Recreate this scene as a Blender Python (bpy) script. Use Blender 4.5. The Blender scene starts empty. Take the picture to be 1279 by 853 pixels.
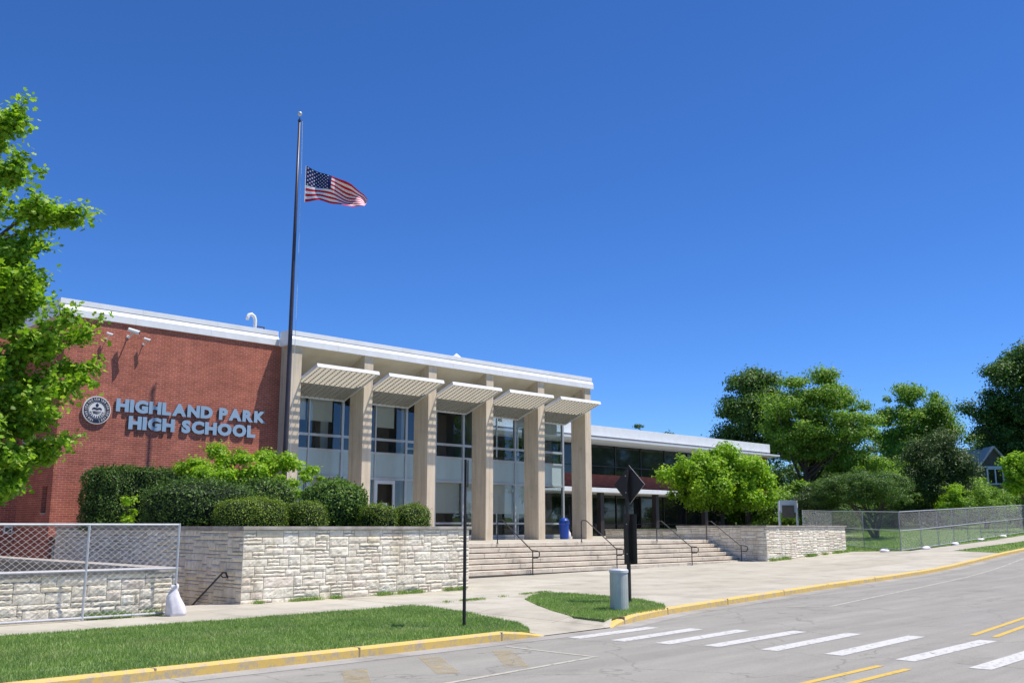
import bpy, bmesh, math, random
import numpy as np
from mathutils import Vector
R = math.radians
S = bpy.context.scene
COL = S.collection

# ------------------------------------------------------------------ camera, sky, sun, exposure
HEAD = 45.5787           # heading measured from +X (the facade direction) towards +Y (into the building)
PITCH = 10.782
cam_d = bpy.data.cameras.new('camera'); cam = bpy.data.objects.new('camera', cam_d); COL.objects.link(cam)
cam_d.sensor_width = 36; cam_d.lens = 36 * 1213 / 1279
cam_d.clip_start = .1; cam_d.clip_end = 3000
cam.location = (0, 0, 1.95)
cam.rotation_euler = (R(90 + PITCH), 0, R(HEAD - 90))
S.camera = cam

SUN_EL = 65.4
SUN_AZ = (0.714, -0.700)
world = bpy.data.worlds.new('World'); S.world = world; world.use_nodes = True
wn = world.node_tree
sky = wn.nodes.new('ShaderNodeTexSky'); sky.sky_type = 'NISHITA'; sky.sun_disc = False
sky.sun_elevation = R(SUN_EL); sky.sun_rotation = math.atan2(SUN_AZ[0], SUN_AZ[1])
sky.altitude = 3000; sky.air_density = 1.0; sky.dust_density = 0.0; sky.ozone_density = 10.0
bgn = wn.nodes['Background']; bgn.inputs[1].default_value = 0.142
hs = wn.nodes.new('ShaderNodeHueSaturation'); hs.inputs['Saturation'].default_value = 1.13; hs.inputs['Hue'].default_value = .507
wn.links.new(sky.outputs[0], hs.inputs['Color']); wn.links.new(hs.outputs[0], bgn.inputs[0])
sun_d = bpy.data.lights.new('sun', 'SUN'); sun_d.energy = 4.9; sun_d.angle = R(.5); sun_d.color = (1, .93, .84)
sun = bpy.data.objects.new('sun', sun_d); COL.objects.link(sun)
ce = math.cos(R(SUN_EL))
sun.rotation_euler = Vector((SUN_AZ[0]*ce, SUN_AZ[1]*ce, math.sin(R(SUN_EL)))).to_track_quat('Z', 'Y').to_euler()
S.view_settings.view_transform = 'Standard'; S.view_settings.look = 'None'
S.view_settings.gamma = 1; S.view_settings.use_curve_mapping = False
S.view_settings.exposure = 0.30

# ------------------------------------------------------------------ materials
def nt(name, rough=.8, spec=.3, metal=0.):
    m = bpy.data.materials.new(name); m.use_nodes = True
    t = m.node_tree; b = t.nodes['Principled BSDF']
    b.inputs['Roughness'].default_value = rough
    b.inputs['Metallic'].default_value = metal
    b.inputs['Specular IOR Level'].default_value = spec
    return m, t, b
def N(t, k, **kw):
    n = t.nodes.new(k)
    for a, v in kw.items(): setattr(n, a, v)
    return n
def ramp(t, fac, stops):
    r = N(t, 'ShaderNodeValToRGB'); e = r.color_ramp.elements
    while len(e) < len(stops): e.new(.5)
    for i, (p, c) in enumerate(stops):
        e[i].position = p; e[i].color = (c[0], c[1], c[2], 1)
    t.links.new(fac, r.inputs[0]); return r.outputs[0]
def noise(t, vec, scale, detail=4, rough=.6):
    n = N(t, 'ShaderNodeTexNoise'); n.inputs['Scale'].default_value = scale
    n.inputs['Detail'].default_value = detail; n.inputs['Roughness'].default_value = rough
    if vec is not None: t.links.new(vec, n.inputs['Vector'])
    return n.outputs['Fac']
def mixc(t, fac, a, b, mode='MIX'):
    m = N(t, 'ShaderNodeMix', data_type='RGBA', blend_type=mode)
    for s, v in ((m.inputs[0], fac), (m.inputs[6], a), (m.inputs[7], b)):
        if hasattr(v, 'links'): t.links.new(v, s)
        elif isinstance(v, (tuple, list)): s.default_value = (v[0], v[1], v[2], 1)
        else: s.default_value = v
    return m.outputs[2]
def bump(t, b, h, strength=.3, dist=.02):
    n = N(t, 'ShaderNodeBump'); n.inputs['Strength'].default_value = strength; n.inputs['Distance'].default_value = dist
    t.links.new(h, n.inputs['Height']); t.links.new(n.outputs[0], b.inputs['Normal'])
def pos(t): return N(t, 'ShaderNodeNewGeometry').outputs['Position']
def mapv(t, v, sc):
    m = N(t, 'ShaderNodeMapping'); m.inputs['Scale'].default_value = sc; t.links.new(v, m.inputs['Vector']); return m.outputs[0]
def plain(name, c, rough=.6, var=.12, scale=6., spec=.3, metal=0., bmp=0.):
    m, t, b = nt(name, rough, spec, metal)
    p = pos(t); f = noise(t, p, scale, 5)
    lo = [x*(1-var) for x in c]; hi = [min(1, x*(1+var)) for x in c]
    t.links.new(ramp(t, f, [(.3, lo), (.7, hi)]), b.inputs['Base Color'])
    if bmp: bump(t, b, noise(t, p, scale*8, 4), bmp, .01)
    return m
def brick_mat(name, c1, c2, mortar, dark=1.):
    m, t, b = nt(name, .85, .2)
    g = N(t, 'ShaderNodeNewGeometry'); sp = N(t, 'ShaderNodeSeparateXYZ'); t.links.new(g.outputs['Position'], sp.inputs[0])
    sn = N(t, 'ShaderNodeSeparateXYZ'); t.links.new(g.outputs['True Normal'], sn.inputs[0])
    ab = N(t, 'ShaderNodeMath', operation='ABSOLUTE'); t.links.new(sn.outputs[0], ab.inputs[0])
    gt = N(t, 'ShaderNodeMath', operation='GREATER_THAN'); gt.inputs[1].default_value = .5; t.links.new(ab.outputs[0], gt.inputs[0])
    mx = N(t, 'ShaderNodeMix', data_type='FLOAT'); t.links.new(gt.outputs[0], mx.inputs[0]); t.links.new(sp.outputs[0], mx.inputs[2]); t.links.new(sp.outputs[1], mx.inputs[3])
    cb = N(t, 'ShaderNodeCombineXYZ'); t.links.new(mx.outputs[0], cb.inputs[0]); t.links.new(sp.outputs[2], cb.inputs[1])
    bt = N(t, 'ShaderNodeTexBrick'); t.links.new(cb.outputs[0], bt.inputs['Vector'])
    bt.inputs['Scale'].default_value = 1; bt.inputs['Brick Width'].default_value = .225; bt.inputs['Row Height'].default_value = .075
    bt.inputs['Mortar Size'].default_value = .007; bt.inputs['Mortar Smooth'].default_value = .3; bt.inputs['Bias'].default_value = 0
    bt.inputs['Color1'].default_value = (*c1, 1); bt.inputs['Color2'].default_value = (*c2, 1); bt.inputs['Mortar'].default_value = (*mortar, 1)
    f = noise(t, mapv(t, g.outputs['Position'], (1.2, 1.2, 3)), 1.0, 6)
    v = ramp(t, f, [(.3, (.8, .78, .78)), (.7, (1.15, 1.12, 1.1))])
    f2 = noise(t, mapv(t, g.outputs['Position'], (5, 5, 13)), 1.0, 3)
    v2 = ramp(t, f2, [(.35, (.9, .89, .89)), (.65, (1.07, 1.07, 1.07))])
    c = mixc(t, 1., mixc(t, 1., bt.outputs['Color'], v, 'MULTIPLY'), v2, 'MULTIPLY')
    t.links.new(c, b.inputs['Base Color'])
    inv = N(t, 'ShaderNodeMath', operation='SUBTRACT'); inv.inputs[0].default_value = 1; t.links.new(bt.outputs['Fac'], inv.inputs[1])
    bump(t, b, inv.outputs[0], .5, .008)
    return m
def stone_mat(name, cols, fine=26):
    m, t, b = nt(name, .9, .2)
    g = N(t, 'ShaderNodeNewGeometry')
    c = ramp(t, g.outputs['Random Per Island'], cols)
    f = noise(t, g.outputs['Position'], 9, 7, .65)
    c = mixc(t, 1., c, ramp(t, f, [(.25, (.74, .72, .68)), (.5, (1, 1, 1)), (.8, (1.04, 1.03, 1.0))]), 'MULTIPLY')
    sp = N(t, 'ShaderNodeSeparateXYZ'); t.links.new(g.outputs['Position'], sp.inputs[0])
    st = noise(t, mapv(t, g.outputs['Position'], (3, 3, .5)), 1, 5)
    c = mixc(t, 1., c, ramp(t, st, [(.3, (.86, .84, .8)), (.6, (1.05, 1.05, 1.05))]), 'MULTIPLY')
    t.links.new(c, b.inputs['Base Color'])
    bump(t, b, noise(t, g.outputs['Position'], fine, 6, .7), .55, .02)
    return m
def concrete_mat(name, c, jx=1.5, jy=1.5, off=(0, 0), joint=True, stain=.2, stair=False):
    m, t, b = nt(name, .9, .2)
    p = pos(t)
    f = noise(t, p, 1.1, 8, .62); f3 = noise(t, p, 60, 3, .7)
    base = ramp(t, f, [(.28, [x*(1-stain) for x in c]), (.5, c), (.75, [min(1, x*(1+stain*.5)) for x in c])])
    base = mixc(t, 1., base, ramp(t, f3, [(.3, (.86, .86, .86)), (.7, (1.1, 1.1, 1.1))]), 'MULTIPLY')
    # small dark spots and stains that belong to the slab
    f4 = noise(t, mapv(t, p, (1, 1.0, 1)), 3.7, 5, .7)
    base = mixc(t, 1., base, ramp(t, f4, [(.60, (1, 1, 1)), (.72, (.80, .77, .73))]), 'MULTIPLY')
    if joint:
        bt = N(t, 'ShaderNodeTexBrick'); bt.offset = 0
        mp = N(t, 'ShaderNodeMapping'); mp.inputs['Location'].default_value = (off[0], off[1], 0)
        t.links.new(p, mp.inputs[0]); t.links.new(mp.outputs[0], bt.inputs['Vector'])
        bt.inputs['Scale'].default_value = 1; bt.inputs['Brick Width'].default_value = jx; bt.inputs['Row Height'].default_value = jy
        bt.inputs['Mortar Size'].default_value = .009; bt.inputs['Mortar Smooth'].default_value = .2
        bt.inputs['Color1'].default_value = (1, 1, 1, 1); bt.inputs['Color2'].default_value = (.86, .85, .82, 1); bt.inputs['Mortar'].default_value = (.48, .44, .38, 1)
        base = mixc(t, 1., base, bt.outputs['Color'], 'MULTIPLY')
    t.links.new(base, b.inputs['Base Color'])
    bump(t, b, f3, .25, .006)
    return m
def leaf_mat(name, cols, trans=.35):
    m, t, b = nt(name, .55, .35)
    g = N(t, 'ShaderNodeNewGeometry')
    c = ramp(t, g.outputs['Random Per Island'], cols)
    f = noise(t, g.outputs['Position'], .9, 3)
    c = mixc(t, 1., c, ramp(t, f, [(.3, (.78, .82, .8)), (.7, (1.15, 1.1, 1.0))]), 'MULTIPLY')
    t.links.new(c, b.inputs['Base Color'])
    tr = N(t, 'ShaderNodeBsdfTranslucent')
    c2 = mixc(t, 1., c, (1.35, 1.5, .55), 'MULTIPLY'); t.links.new(c2, tr.inputs[0])
    ms = N(t, 'ShaderNodeMixShader'); ms.inputs[0].default_value = trans
    t.links.new(b.outputs[0], ms.inputs[1]); t.links.new(tr.outputs[0], ms.inputs[2])
    t.links.new(ms.outputs[0], t.nodes['Material Output'].inputs[0])
    return m
def glass_mat(name, tint, ior=1.5):
    m = bpy.data.materials.new(name); m.use_nodes = True; t = m.node_tree
    t.nodes.remove(t.nodes['Principled BSDF'])
    fr = N(t, 'ShaderNodeFresnel'); fr.inputs[0].default_value = ior
    gl = N(t, 'ShaderNodeBsdfGlossy'); gl.inputs['Roughness'].default_value = .015; gl.inputs[0].default_value = (.9, .95, 1, 1)
    nb = N(t, 'ShaderNodeBump'); nb.inputs['Strength'].default_value = .05; nb.inputs['Distance'].default_value = .05
    t.links.new(noise(t, pos(t), .8, 2), nb.inputs['Height']); t.links.new(nb.outputs[0], gl.inputs['Normal'])
    tr = N(t, 'ShaderNodeBsdfTransparent'); tr.inputs[0].default_value = (*tint, 1)
    gb = N(t, 'ShaderNodeNewGeometry'); iv = N(t, 'ShaderNodeMath', operation='SUBTRACT'); iv.inputs[0].default_value = 1; t.links.new(gb.outputs['Backfacing'], iv.inputs[1])
    mu = N(t, 'ShaderNodeMath', operation='MULTIPLY'); t.links.new(fr.outputs[0], mu.inputs[0]); t.links.new(iv.outputs[0], mu.inputs[1])
    ms = N(t, 'ShaderNodeMixShader'); t.links.new(mu.outputs[0], ms.inputs[0]); t.links.new(tr.outputs[0], ms.inputs[1]); t.links.new(gl.outputs[0], ms.inputs[2])
    t.links.new(ms.outputs[0], t.nodes['Material Output'].inputs[0])
    return m

M = {}
M['brick'] = brick_mat('red_brick', (.44, .130, .086), (.345, .10, .07), (.54, .34, .26))
M['brick2'] = brick_mat('shaded_brick', (.34, .085, .055), (.25, .06, .045), (.3, .17, .13))  # darker copy of the red brick, eaves shade of the wing put into its colour
M['lime'] = stone_mat('limestone_ashlar', [(0, (.76, .71, .59)), (.25, (.86, .81, .68)), (.5, (.75, .69, .57)), (.75, (.88, .83, .70)), (.9, (.77, .68, .575)), (.96, (.78, .715, .55)), (1, (.85, .80, .67))])
M['mortar'] = plain('mortar', (.22, .20, .17), .9, .15, 8)
M['coping'] = plain('coping_stone', (.40, .37, .33), .85, .12, 3, bmp=.2)
M['walk'] = concrete_mat('walk_concrete', (.48, .455, .385), 1.55, 1.75, (0.3, .5))
M['plaza'] = concrete_mat('plaza_concrete', (.48, .455, .38), 3.1, 2.35, (.6, .2), stain=.24)
M['step'] = concrete_mat('step_stone', (.62, .555, .45), joint=False, stain=.28)
def rusty(m):
    t = m.node_tree; b = t.nodes['Principled BSDF']; src = b.inputs['Base Color'].links[0].from_socket
    f = noise(t, mapv(t, pos(t), (1.1, 1.6, 5)), 1.6, 7, .72)
    c = mixc(t, ramp(t, f, [(.56, (0, 0, 0)), (.70, (.75, .75, .75))]), src, (.33, .16, .085))
    f = noise(t, mapv(t, pos(t), (2.1, 2.1, 9)), 1.3, 7, .75)
    c = mixc(t, ramp(t, f, [(.58, (0, 0, 0)), (.68, (.7, .7, .7))]), c, (.17, .13, .11)); t.links.new(c, b.inputs['Base Color'])
rusty(M['step'])
M['fin'] = concrete_mat('exposed_concrete', (.70, .595, .45), joint=False, stain=.12)
M['white'] = plain('white_coated_metal', (.80, .82, .84), .4, .04, 2)
M['greyw'] = plain('grey_white_metal', (.62, .66, .70), .45, .05, 2)
M['darkline'] = plain('dark_reveal', (.06, .06, .07), .7, .1)
M['soffit'] = plain('cream_soffit', (.66, .62, .52), .8, .04, 1.5)
M['louver'] = plain('louver_metal', (.40, .375, .31), .55, .05, 3)
M['alu'] = plain('window_aluminium', (.50, .52, .53), .4, .06, 3, .5, .3)
M['spandrel'] = plain('frosted_panel', (.42, .53, .55), .18, .03, 1, .5)
M['glass'] = glass_mat('clear_glass', (.86, .90, .91), 1.75)
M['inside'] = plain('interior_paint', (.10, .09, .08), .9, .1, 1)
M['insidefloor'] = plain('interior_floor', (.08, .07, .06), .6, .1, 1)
M['blind'] = plain('roller_blind', (.62, .58, .49), .9, .03, 2)
M['darkglass'] = plain('dark_glass', (.012, .015, .017), .04, .2, .4, .5)
M['darkmetal'] = plain('dark_bronze_metal', (.03, .025, .028), .45, .2, 4, .5)
M['pole'] = plain('bronze_pole', (.05, .04, .05), .4, .15, 3, .5)
M['brownpost'] = plain('brown_painted_steel', (.018, .014, .013), .5, .2, 5, .5)
M['wire'] = plain('pale_galvanised_wire', (.82, .83, .84), .5, .05, 5)
M['silver'] = plain('silver_sheet', (.6, .6, .6), .4, .05, 3, .5, .6)
M['galv'] = plain('galvanised_steel', (.52, .53, .55), .45, .1, 8, .5, .35)
M['soil'] = plain('planter_soil', (.07, .05, .035), .95, .3, 8, bmp=.5)
M['roofing'] = plain('roof_membrane', (.45, .45, .44), .9, .08, 1)
M['blue'] = plain('blue_plastic', (.008, .06, .36), .4, .08, 5, .5)
M['bag'] = plain('white_bag_cloth', (.72, .70, .74), .8, .1, 9, bmp=.4)
M['greycyl'] = plain('grey_green_plastic', (.44, .48, .46), .5, .08, 4, .4)
M['capgrey'] = plain('pale_cap_plastic', (.55, .58, .60), .5, .05, 4, .4)
M['bark'] = plain('bark', (.09, .07, .055), .95, .35, 14, bmp=.8)
M['siding'] = plain('grey_brown_siding', (.14, .12, .10), .85, .15, 3)
M['shingle'] = plain('grey_shingles', (.50, .48, .45), .9, .2, 8)
M['letter'] = plain('blue_grey_letter', (.27, .39, .52), .4, .04, 2, .5)
M['letterside'] = plain('dark_blue_letter_side', (.03, .04, .09), .5, .1, 2)
M['navy'] = plain('navy_enamel', (.02, .022, .05), .5, .1, 2)
M['cream'] = plain('cream_enamel', (.70, .69, .66), .5, .05, 2)
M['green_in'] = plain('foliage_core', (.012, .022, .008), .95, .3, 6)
M['net'] = plain('windscreen_cloth', (.30, .33, .33), .9, .1, 3)
M['paper'] = plain('paper', (.75, .75, .72), .9, .02, 1)
M['red'] = plain('flag_red', (.55, .012, .03), .8, .05, 3)
M['fwhite'] = plain('flag_white', (.78, .76, .80), .8, .03, 3)
M['fblue'] = plain('flag_blue', (.012, .02, .12), .8, .05, 3)
M['leaf_maple'] = leaf_mat('maple_leaf', [(0, (.10, .21, .018)), (.4, (.19, .35, .025)), (.75, (.30, .47, .04)), (1, (.44, .55, .10))], .4)
M['leaf_yel'] = leaf_mat('yellow_green_leaf', [(0, (.15, .29, .014)), (.5, (.26, .44, .022)), (1, (.40, .57, .05))], .4)
M['leaf_mid'] = leaf_mat('mid_green_leaf', [(0, (.095, .20, .026)), (.5, (.175, .32, .04)), (1, (.31, .47, .065))], .3)
M['leaf_dark'] = leaf_mat('dark_green_leaf', [(0, (.045, .10, .02)), (.5, (.085, .175, .035)), (1, (.16, .28, .055))], .22)
M['leaf_conif'] = leaf_mat('grey_green_needles', [(0, (.045, .085, .028)), (.5, (.08, .135, .045)), (1, (.125, .20, .06))], .15)
M['leaf_hedge'] = leaf_mat('hedge_leaf', [(0, (.035, .08, .016)), (.5, (.065, .14, .025)), (1, (.13, .23, .04))], .2)
M['leaf_priv'] = leaf_mat('privet_leaf', [(0, (.05, .12, .02)), (.5, (.10, .20, .03)), (1, (.19, .31, .05))], .25)
M['leaf_box'] = leaf_mat('yew_leaf', [(0, (.08, .14, .016)), (.5, (.15, .24, .025)), (1, (.27, .37, .04))], .2)
M['leaf_spread'] = leaf_mat('spreading_leaf', [(0, (.05, .11, .028)), (.5, (.085, .165, .04)), (1, (.14, .24, .06))], .3)
M['blade'] = leaf_mat('grass_blade', [(0, (.14, .24, .07)), (.45, (.21, .35, .10)), (.8, (.29, .43, .14)), (1, (.50, .52, .30))], .3)

def streaks(m, sc, lo, hi=1.04, tint=(1, .97, .92), s2=1.0):
    t = m.node_tree; b = t.nodes['Principled BSDF']; src = b.inputs['Base Color'].links[0].from_socket
    f = noise(t, mapv(t, pos(t), sc), s2, 6, .65)
    c = mixc(t, 1., src, ramp(t, f, [(.32, (lo*tint[0], lo*tint[1], lo*tint[2])), (.62, (hi, hi, hi))]), 'MULTIPLY'); t.links.new(c, b.inputs['Base Color'])
streaks(M['fin'], (6, 6, .35), .80); streaks(M['white'], (1.5, 1.5, 1.2), .93, 1.0); streaks(M['soffit'], (1, 1, 1), .9, 1.0)
streaks(M['brick'], (2.2, 2.2, .3), .88); streaks(M['lime'], (2.5, 2.5, .4), .86); streaks(M['coping'], (3, 3, 3), .75)
streaks(M['greycyl'], (9, 9, .8), .8); streaks(M['spandrel'], (2, 2, .3), .93, 1.0)
def patchy(m):
    t = m.node_tree; b = t.nodes['Principled BSDF']; l = b.inputs['Base Color'].links[0]; src = l.from_socket
    f = noise(t, mapv(t, pos(t), (.5, .9, 1)), 1.3, 5, .6)
    c = mixc(t, ramp(t, f, [(.48, (0, 0, 0)), (.68, (.55, .55, .55))]), src, (.40, .40, .20)); t.links.new(c, b.inputs['Base Color'])
patchy(M['blade'])
def lawn_mat():
    m, t, b = nt('lawn_ground', .95, .1)
    p = pos(t); f = noise(t, p, .7, 6, .65); f2 = noise(t, p, 14, 5, .7)
    c = ramp(t, f, [(.3, (.13, .21, .06)), (.55, (.18, .27, .08)), (.75, (.27, .30, .13))])
    c = mixc(t, 1., c, ramp(t, f2, [(.3, (.6, .6, .6)), (.7, (1.2, 1.2, 1.2))]), 'MULTIPLY')
    t.links.new(c, b.inputs['Base Color']); bump(t, b, f2, .8, .05); return m
M['lawn'] = lawn_mat()
def asphalt_mat():
    m, t, b = nt('old_grey_asphalt', .92, .2)
    p = pos(t); f = noise(t, mapv(t, p, (.35, 1.2, 1)), 1., 8, .6); f2 = noise(t, p, 120, 3, .8); f3 = noise(t, p, 30, 3, .7)
    c = ramp(t, f, [(.25, (.265, .257, .229)), (.5, (.295, .287, .257)), (.75, (.33, .321, .289))])
    c = mixc(t, 1., c, ramp(t, f2, [(.3, (.72, .72, .72)), (.7, (1.25, 1.25, 1.25))]), 'MULTIPLY')
    c = mixc(t, 1., c, ramp(t, f3, [(.3, (.92, .92, .92)), (.7, (1.08, 1.08, 1.08))]), 'MULTIPLY')
    fs_ = noise(t, mapv(t, p, (.05, 1.3, 1)), 1.4, 5, .6)
    c = mixc(t, 1., c, ramp(t, fs_, [(.3, (.88, .88, .89)), (.7, (1.07, 1.07, 1.06))]), 'MULTIPLY')
    fo = noise(t, p, .55, 6, .7)
    c = mixc(t, 1., c, ramp(t, fo, [(.58, (1, 1, 1)), (.74, (.80, .79, .78))]), 'MULTIPLY')
    # wandering cracks
    w = N(t, 'ShaderNodeTexVoronoi', feature='DISTANCE_TO_EDGE'); w.inputs['Scale'].default_value = .28
    ad = N(t, 'ShaderNodeVectorMath', operation='ADD'); nn = N(t, 'ShaderNodeTexNoise'); nn.inputs['Scale'].default_value = 1.3; nn.inputs['Detail'].default_value = 6
    t.links.new(p, nn.inputs['Vector']); t.links.new(p, ad.inputs[0]); t.links.new(nn.outputs['Color'], ad.inputs[1]); t.links.new(ad.outputs[0], w.inputs['Vector'])
    c = mixc(t, 1., c, ramp(t, w.outputs['Distance'], [(0, (.66, .65, .64)), (.0025, (.86, .86, .86)), (.006, (1, 1, 1))]), 'MULTIPLY')
    t.links.new(c, b.inputs['Base Color']); bump(t, b, f2, .35, .006); return m
M['asphalt'] = asphalt_mat()
M['gutter'] = concrete_mat('gutter_concrete', (.36, .345, .32), 3.05, 50, joint=True, stain=.3)
def paint_mat(name, c, under, lo, hi, sc=5, clear=True):
    m, t, b = nt(name, .8, .25)
    p = pos(t); f = noise(t, p, sc, 8, .75)
    f2 = noise(t, p, 110, 2, .7)
    base = c if clear else ramp(t, f, [(lo, under), (hi, c)])
    cc = mixc(t, 1., base, ramp(t, f2, [(.3, (.88, .88, .88)), (.7, (1.06, 1.06, 1.06))]), 'MULTIPLY')
    t.links.new(cc, b.inputs['Base Color'])
    if clear:                       # worn-away paint lets the asphalt below show through
        t.links.new(ramp(t, f, [(lo, (0, 0, 0)), (hi, (1, 1, 1))]), b.inputs['Alpha'])
    return m
M['pwhite'] = paint_mat('worn_white_paint', (.56, .56, .54), (.31, .295, .27), .31, .46, 11)
M['pline'] = paint_mat('thin_worn_white_paint', (.46, .44, .38), (.30, .285, .26), .30, .48, 6)
M['pyel'] = paint_mat('yellow_road_paint', (.60, .42, .10), (.30, .27, .21), .28, .44, 9)
M['pyelfade'] = paint_mat('faded_yellow_paint', (.50, .40, .20), (.30, .285, .26), .38, .80, 3.4)
M['kerb'] = paint_mat('yellow_kerb_paint', (.70, .49, .14), (.46, .40, .30), .38, .52, 7, False)
M['dirt'] = plain('dry_dirt', (.30, .25, .18), .95, .25, 4)

# ------------------------------------------------------------------ object helpers
ORG = {}
def tag(o, label=None, cat=None, group=None, kind=None):
    if label: o['label'] = label
    if cat: o['category'] = cat
    if group: o['group'] = group
    if kind: o['kind'] = kind
    return o
def thing(name, loc, label, cat, group=None):
    o = bpy.data.objects.new(name, None); COL.objects.link(o); o.location = loc; o.empty_display_size = .2
    ORG[o.name] = Vector(loc); return tag(o, label, cat, group)
class MB:
    def __init__(s): s.v = []; s.f = []; s.mi = []
    def add(s, vs, fs, mi=0):
        n = len(s.v); s.v += [tuple(p) for p in vs]; s.f += [tuple(i+n for i in f) for f in fs]; s.mi += [mi]*len(fs); return s
    def box(s, x0, x1, y0, y1, z0, z1, mi=0):
        vs = [(x, y, z) for z in (z0, z1) for y in (y0, y1) for x in (x0, x1)]
        return s.add(vs, [(0, 2, 3, 1), (4, 5, 7, 6), (0, 1, 5, 4), (2, 6, 7, 3), (0, 4, 6, 2), (1, 3, 7, 5)], mi)
    def obox(s, c, ax, ay, az, hx, hy, hz, mi=0):
        c = Vector(c); vs = [c + Vector(ax)*hx*i + Vector(ay)*hy*j + Vector(az)*hz*k for k in (-1, 1) for j in (-1, 1) for i in (-1, 1)]
        return s.add(vs, [(0, 2, 3, 1), (4, 5, 7, 6), (0, 1, 5, 4), (2, 6, 7, 3), (0, 4, 6, 2), (1, 3, 7, 5)], mi)
    def prism(s, poly, off, mi=0):           # poly: 3D ring, off: extrusion vector
        n = len(poly); o = Vector(off); vs = [Vector(p) for p in poly] + [Vector(p)+o for p in poly]
        return s.add(vs, [tuple(range(n))[::-1], tuple(range(n, 2*n))] + [(i, (i+1) % n, n+(i+1) % n, n+i) for i in range(n)], mi)
    def tube(s, pts, rad, k=8, mi=0, cap=True):
        pts = [Vector(p) for p in pts]; n = len(pts)
        if not hasattr(rad, '__len__'): rad = [rad]*n
        vs = []; u = None
        for i, p in enumerate(pts):
            d = (pts[min(i+1, n-1)] - pts[max(i-1, 0)]).normalized()
            if u is None: u = d.orthogonal().normalized()
            u = (u - d*u.dot(d)).normalized(); w = d.cross(u)
            for j in range(k):
                a = 2*math.pi*j/k; vs.append(p + (u*math.cos(a) + w*math.sin(a))*rad[i])
        fs = [(i*k+j, i*k+(j+1) % k, (i+1)*k+(j+1) % k, (i+1)*k+j) for i in range(n-1) for j in range(k)]
        if cap: fs += [tuple(range(k))[::-1], tuple(range((n-1)*k, n*k))]
        return s.add(vs, fs, mi)
    def lathe(s, c, prof, k=20, mi=0):       # prof: (radius, z)
        c = Vector(c); vs = []
        for r, z in prof:
            for j in range(k): a = 2*math.pi*j/k; vs.append(c + Vector((r*math.cos(a), r*math.sin(a), z)))
        n = len(prof)
        fs = [(i*k+j, i*k+(j+1) % k, (i+1)*k+(j+1) % k, (i+1)*k+j) for i in range(n-1) for j in range(k)]
        fs += [tuple(range(k))[::-1], tuple(range((n-1)*k, n*k))]
        return s.add(vs, fs, mi)
    def build(s, name, mat, parent=None, origin=None, bevel=0, smooth=False):
        me = bpy.data.meshes.new(name)
        if parent is not None: o0 = ORG[parent.name]
        else: o0 = Vector(origin) if origin is not None else Vector((0, 0, 0))
        me.from_pydata([(x-o0[0], y-o0[1], z-o0[2]) for x, y, z in s.v], [], s.f)
        mats = mat if isinstance(mat, (list, tuple)) else [mat]
        for m in mats: me.materials.append(M[m])
        if len(mats) > 1: me.polygons.foreach_set('material_index', s.mi)
        if smooth: me.polygons.foreach_set('use_smooth', [True]*len(s.f))
        me.update()
        o = bpy.data.objects.new(name, me); COL.objects.link(o)
        if parent is not None: o.parent = parent
        else: o.location = o0
        ORG[o.name] = o0
        if bevel:
            b = o.modifiers.new('bevel', 'BEVEL'); b.width = bevel; b.segments = 2; b.limit_method = 'ANGLE'
        return o
def npmesh(name, V, nper, mat, parent=None, origin=(0, 0, 0), smooth=False):
    """V: (n, nper, 3) separate polygons"""
    o0 = ORG[parent.name] if parent is not None else Vector(origin)
    V = V - np.array(o0)
    n = len(V); me = bpy.data.meshes.new(name)
    me.vertices.add(n*nper); me.vertices.foreach_set('co', V.astype(np.float32).ravel())
    me.loops.add(n*nper); me.loops.foreach_set('vertex_index', np.arange(n*nper, dtype=np.int32))
    me.polygons.add(n); me.polygons.foreach_set('loop_start', np.arange(0, n*nper, nper, dtype=np.int32))
    me.materials.append(M[mat]); me.update(calc_edges=True)
    o = bpy.data.objects.new(name, me); COL.objects.link(o)
    if parent is not None: o.parent = parent
    else: o.location = o0
    ORG[o.name] = o0
    return o
def copy_thing(root, loc, label, group=None):
    r = root.copy(); COL.objects.link(r); r.location = loc; r['label'] = label
    if group: r['group'] = group
    for ch in list(root.children):
        c = ch.copy(); COL.objects.link(c); c.parent = r
        for g in list(ch.children):
            d = g.copy(); COL.objects.link(d); d.parent = c
    return r

# ------------------------------------------------------------------ ground
_hx = [-400, 12, 23, 36, 41, 48.5, 60, 78.5, 120, 200, 400]
_hz = [0, 0, .07, .17, .27, .60, .94, 1.47, 2.7, 4.4, 6.0]
def road_z(x):
    s = 0.
    for d, w in ((-3, .25), (0, .5), (3, .25)):
        s += w*float(np.interp(x+d, _hx, _hz))
    return s
def land_z(x): return road_z(x) + .13
def sheet(name, poly, zf, mat, kind='structure', step=1.5, thick=0):
    bm = bmesh.new(); vs = [bm.verts.new((x, y, 0)) for x, y in poly]; bm.faces.new(vs)
    x0 = min(p[0] for p in poly); x1 = max(p[0] for p in poly)
    k = math.floor(x0/step)+1
    while k*step < x1:
        bmesh.ops.bisect_plane(bm, geom=bm.verts[:]+bm.edges[:]+bm.faces[:], plane_co=(k*step, 0, 0), plane_no=(1, 0, 0))
        k += 1
    bmesh.ops.triangulate(bm, faces=[f for f in bm.faces if len(f.verts) > 4])
    for v in bm.verts: v.co.z = zf(v.co.x, v.co.y) if zf.__name__ == 'plaza_z' else zf(v.co.x)
    bmesh.ops.recalc_face_normals(bm, faces=bm.faces[:])
    for f in bm.faces:
        if f.normal.z < 0: f.normal_flip()
    me = bpy.data.meshes.new(name); bm.to_mesh(me); bm.free(); me.materials.append(M[mat])
    o = bpy.data.objects.new(name, me); COL.objects.link(o); o['kind'] = kind; return o

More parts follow.
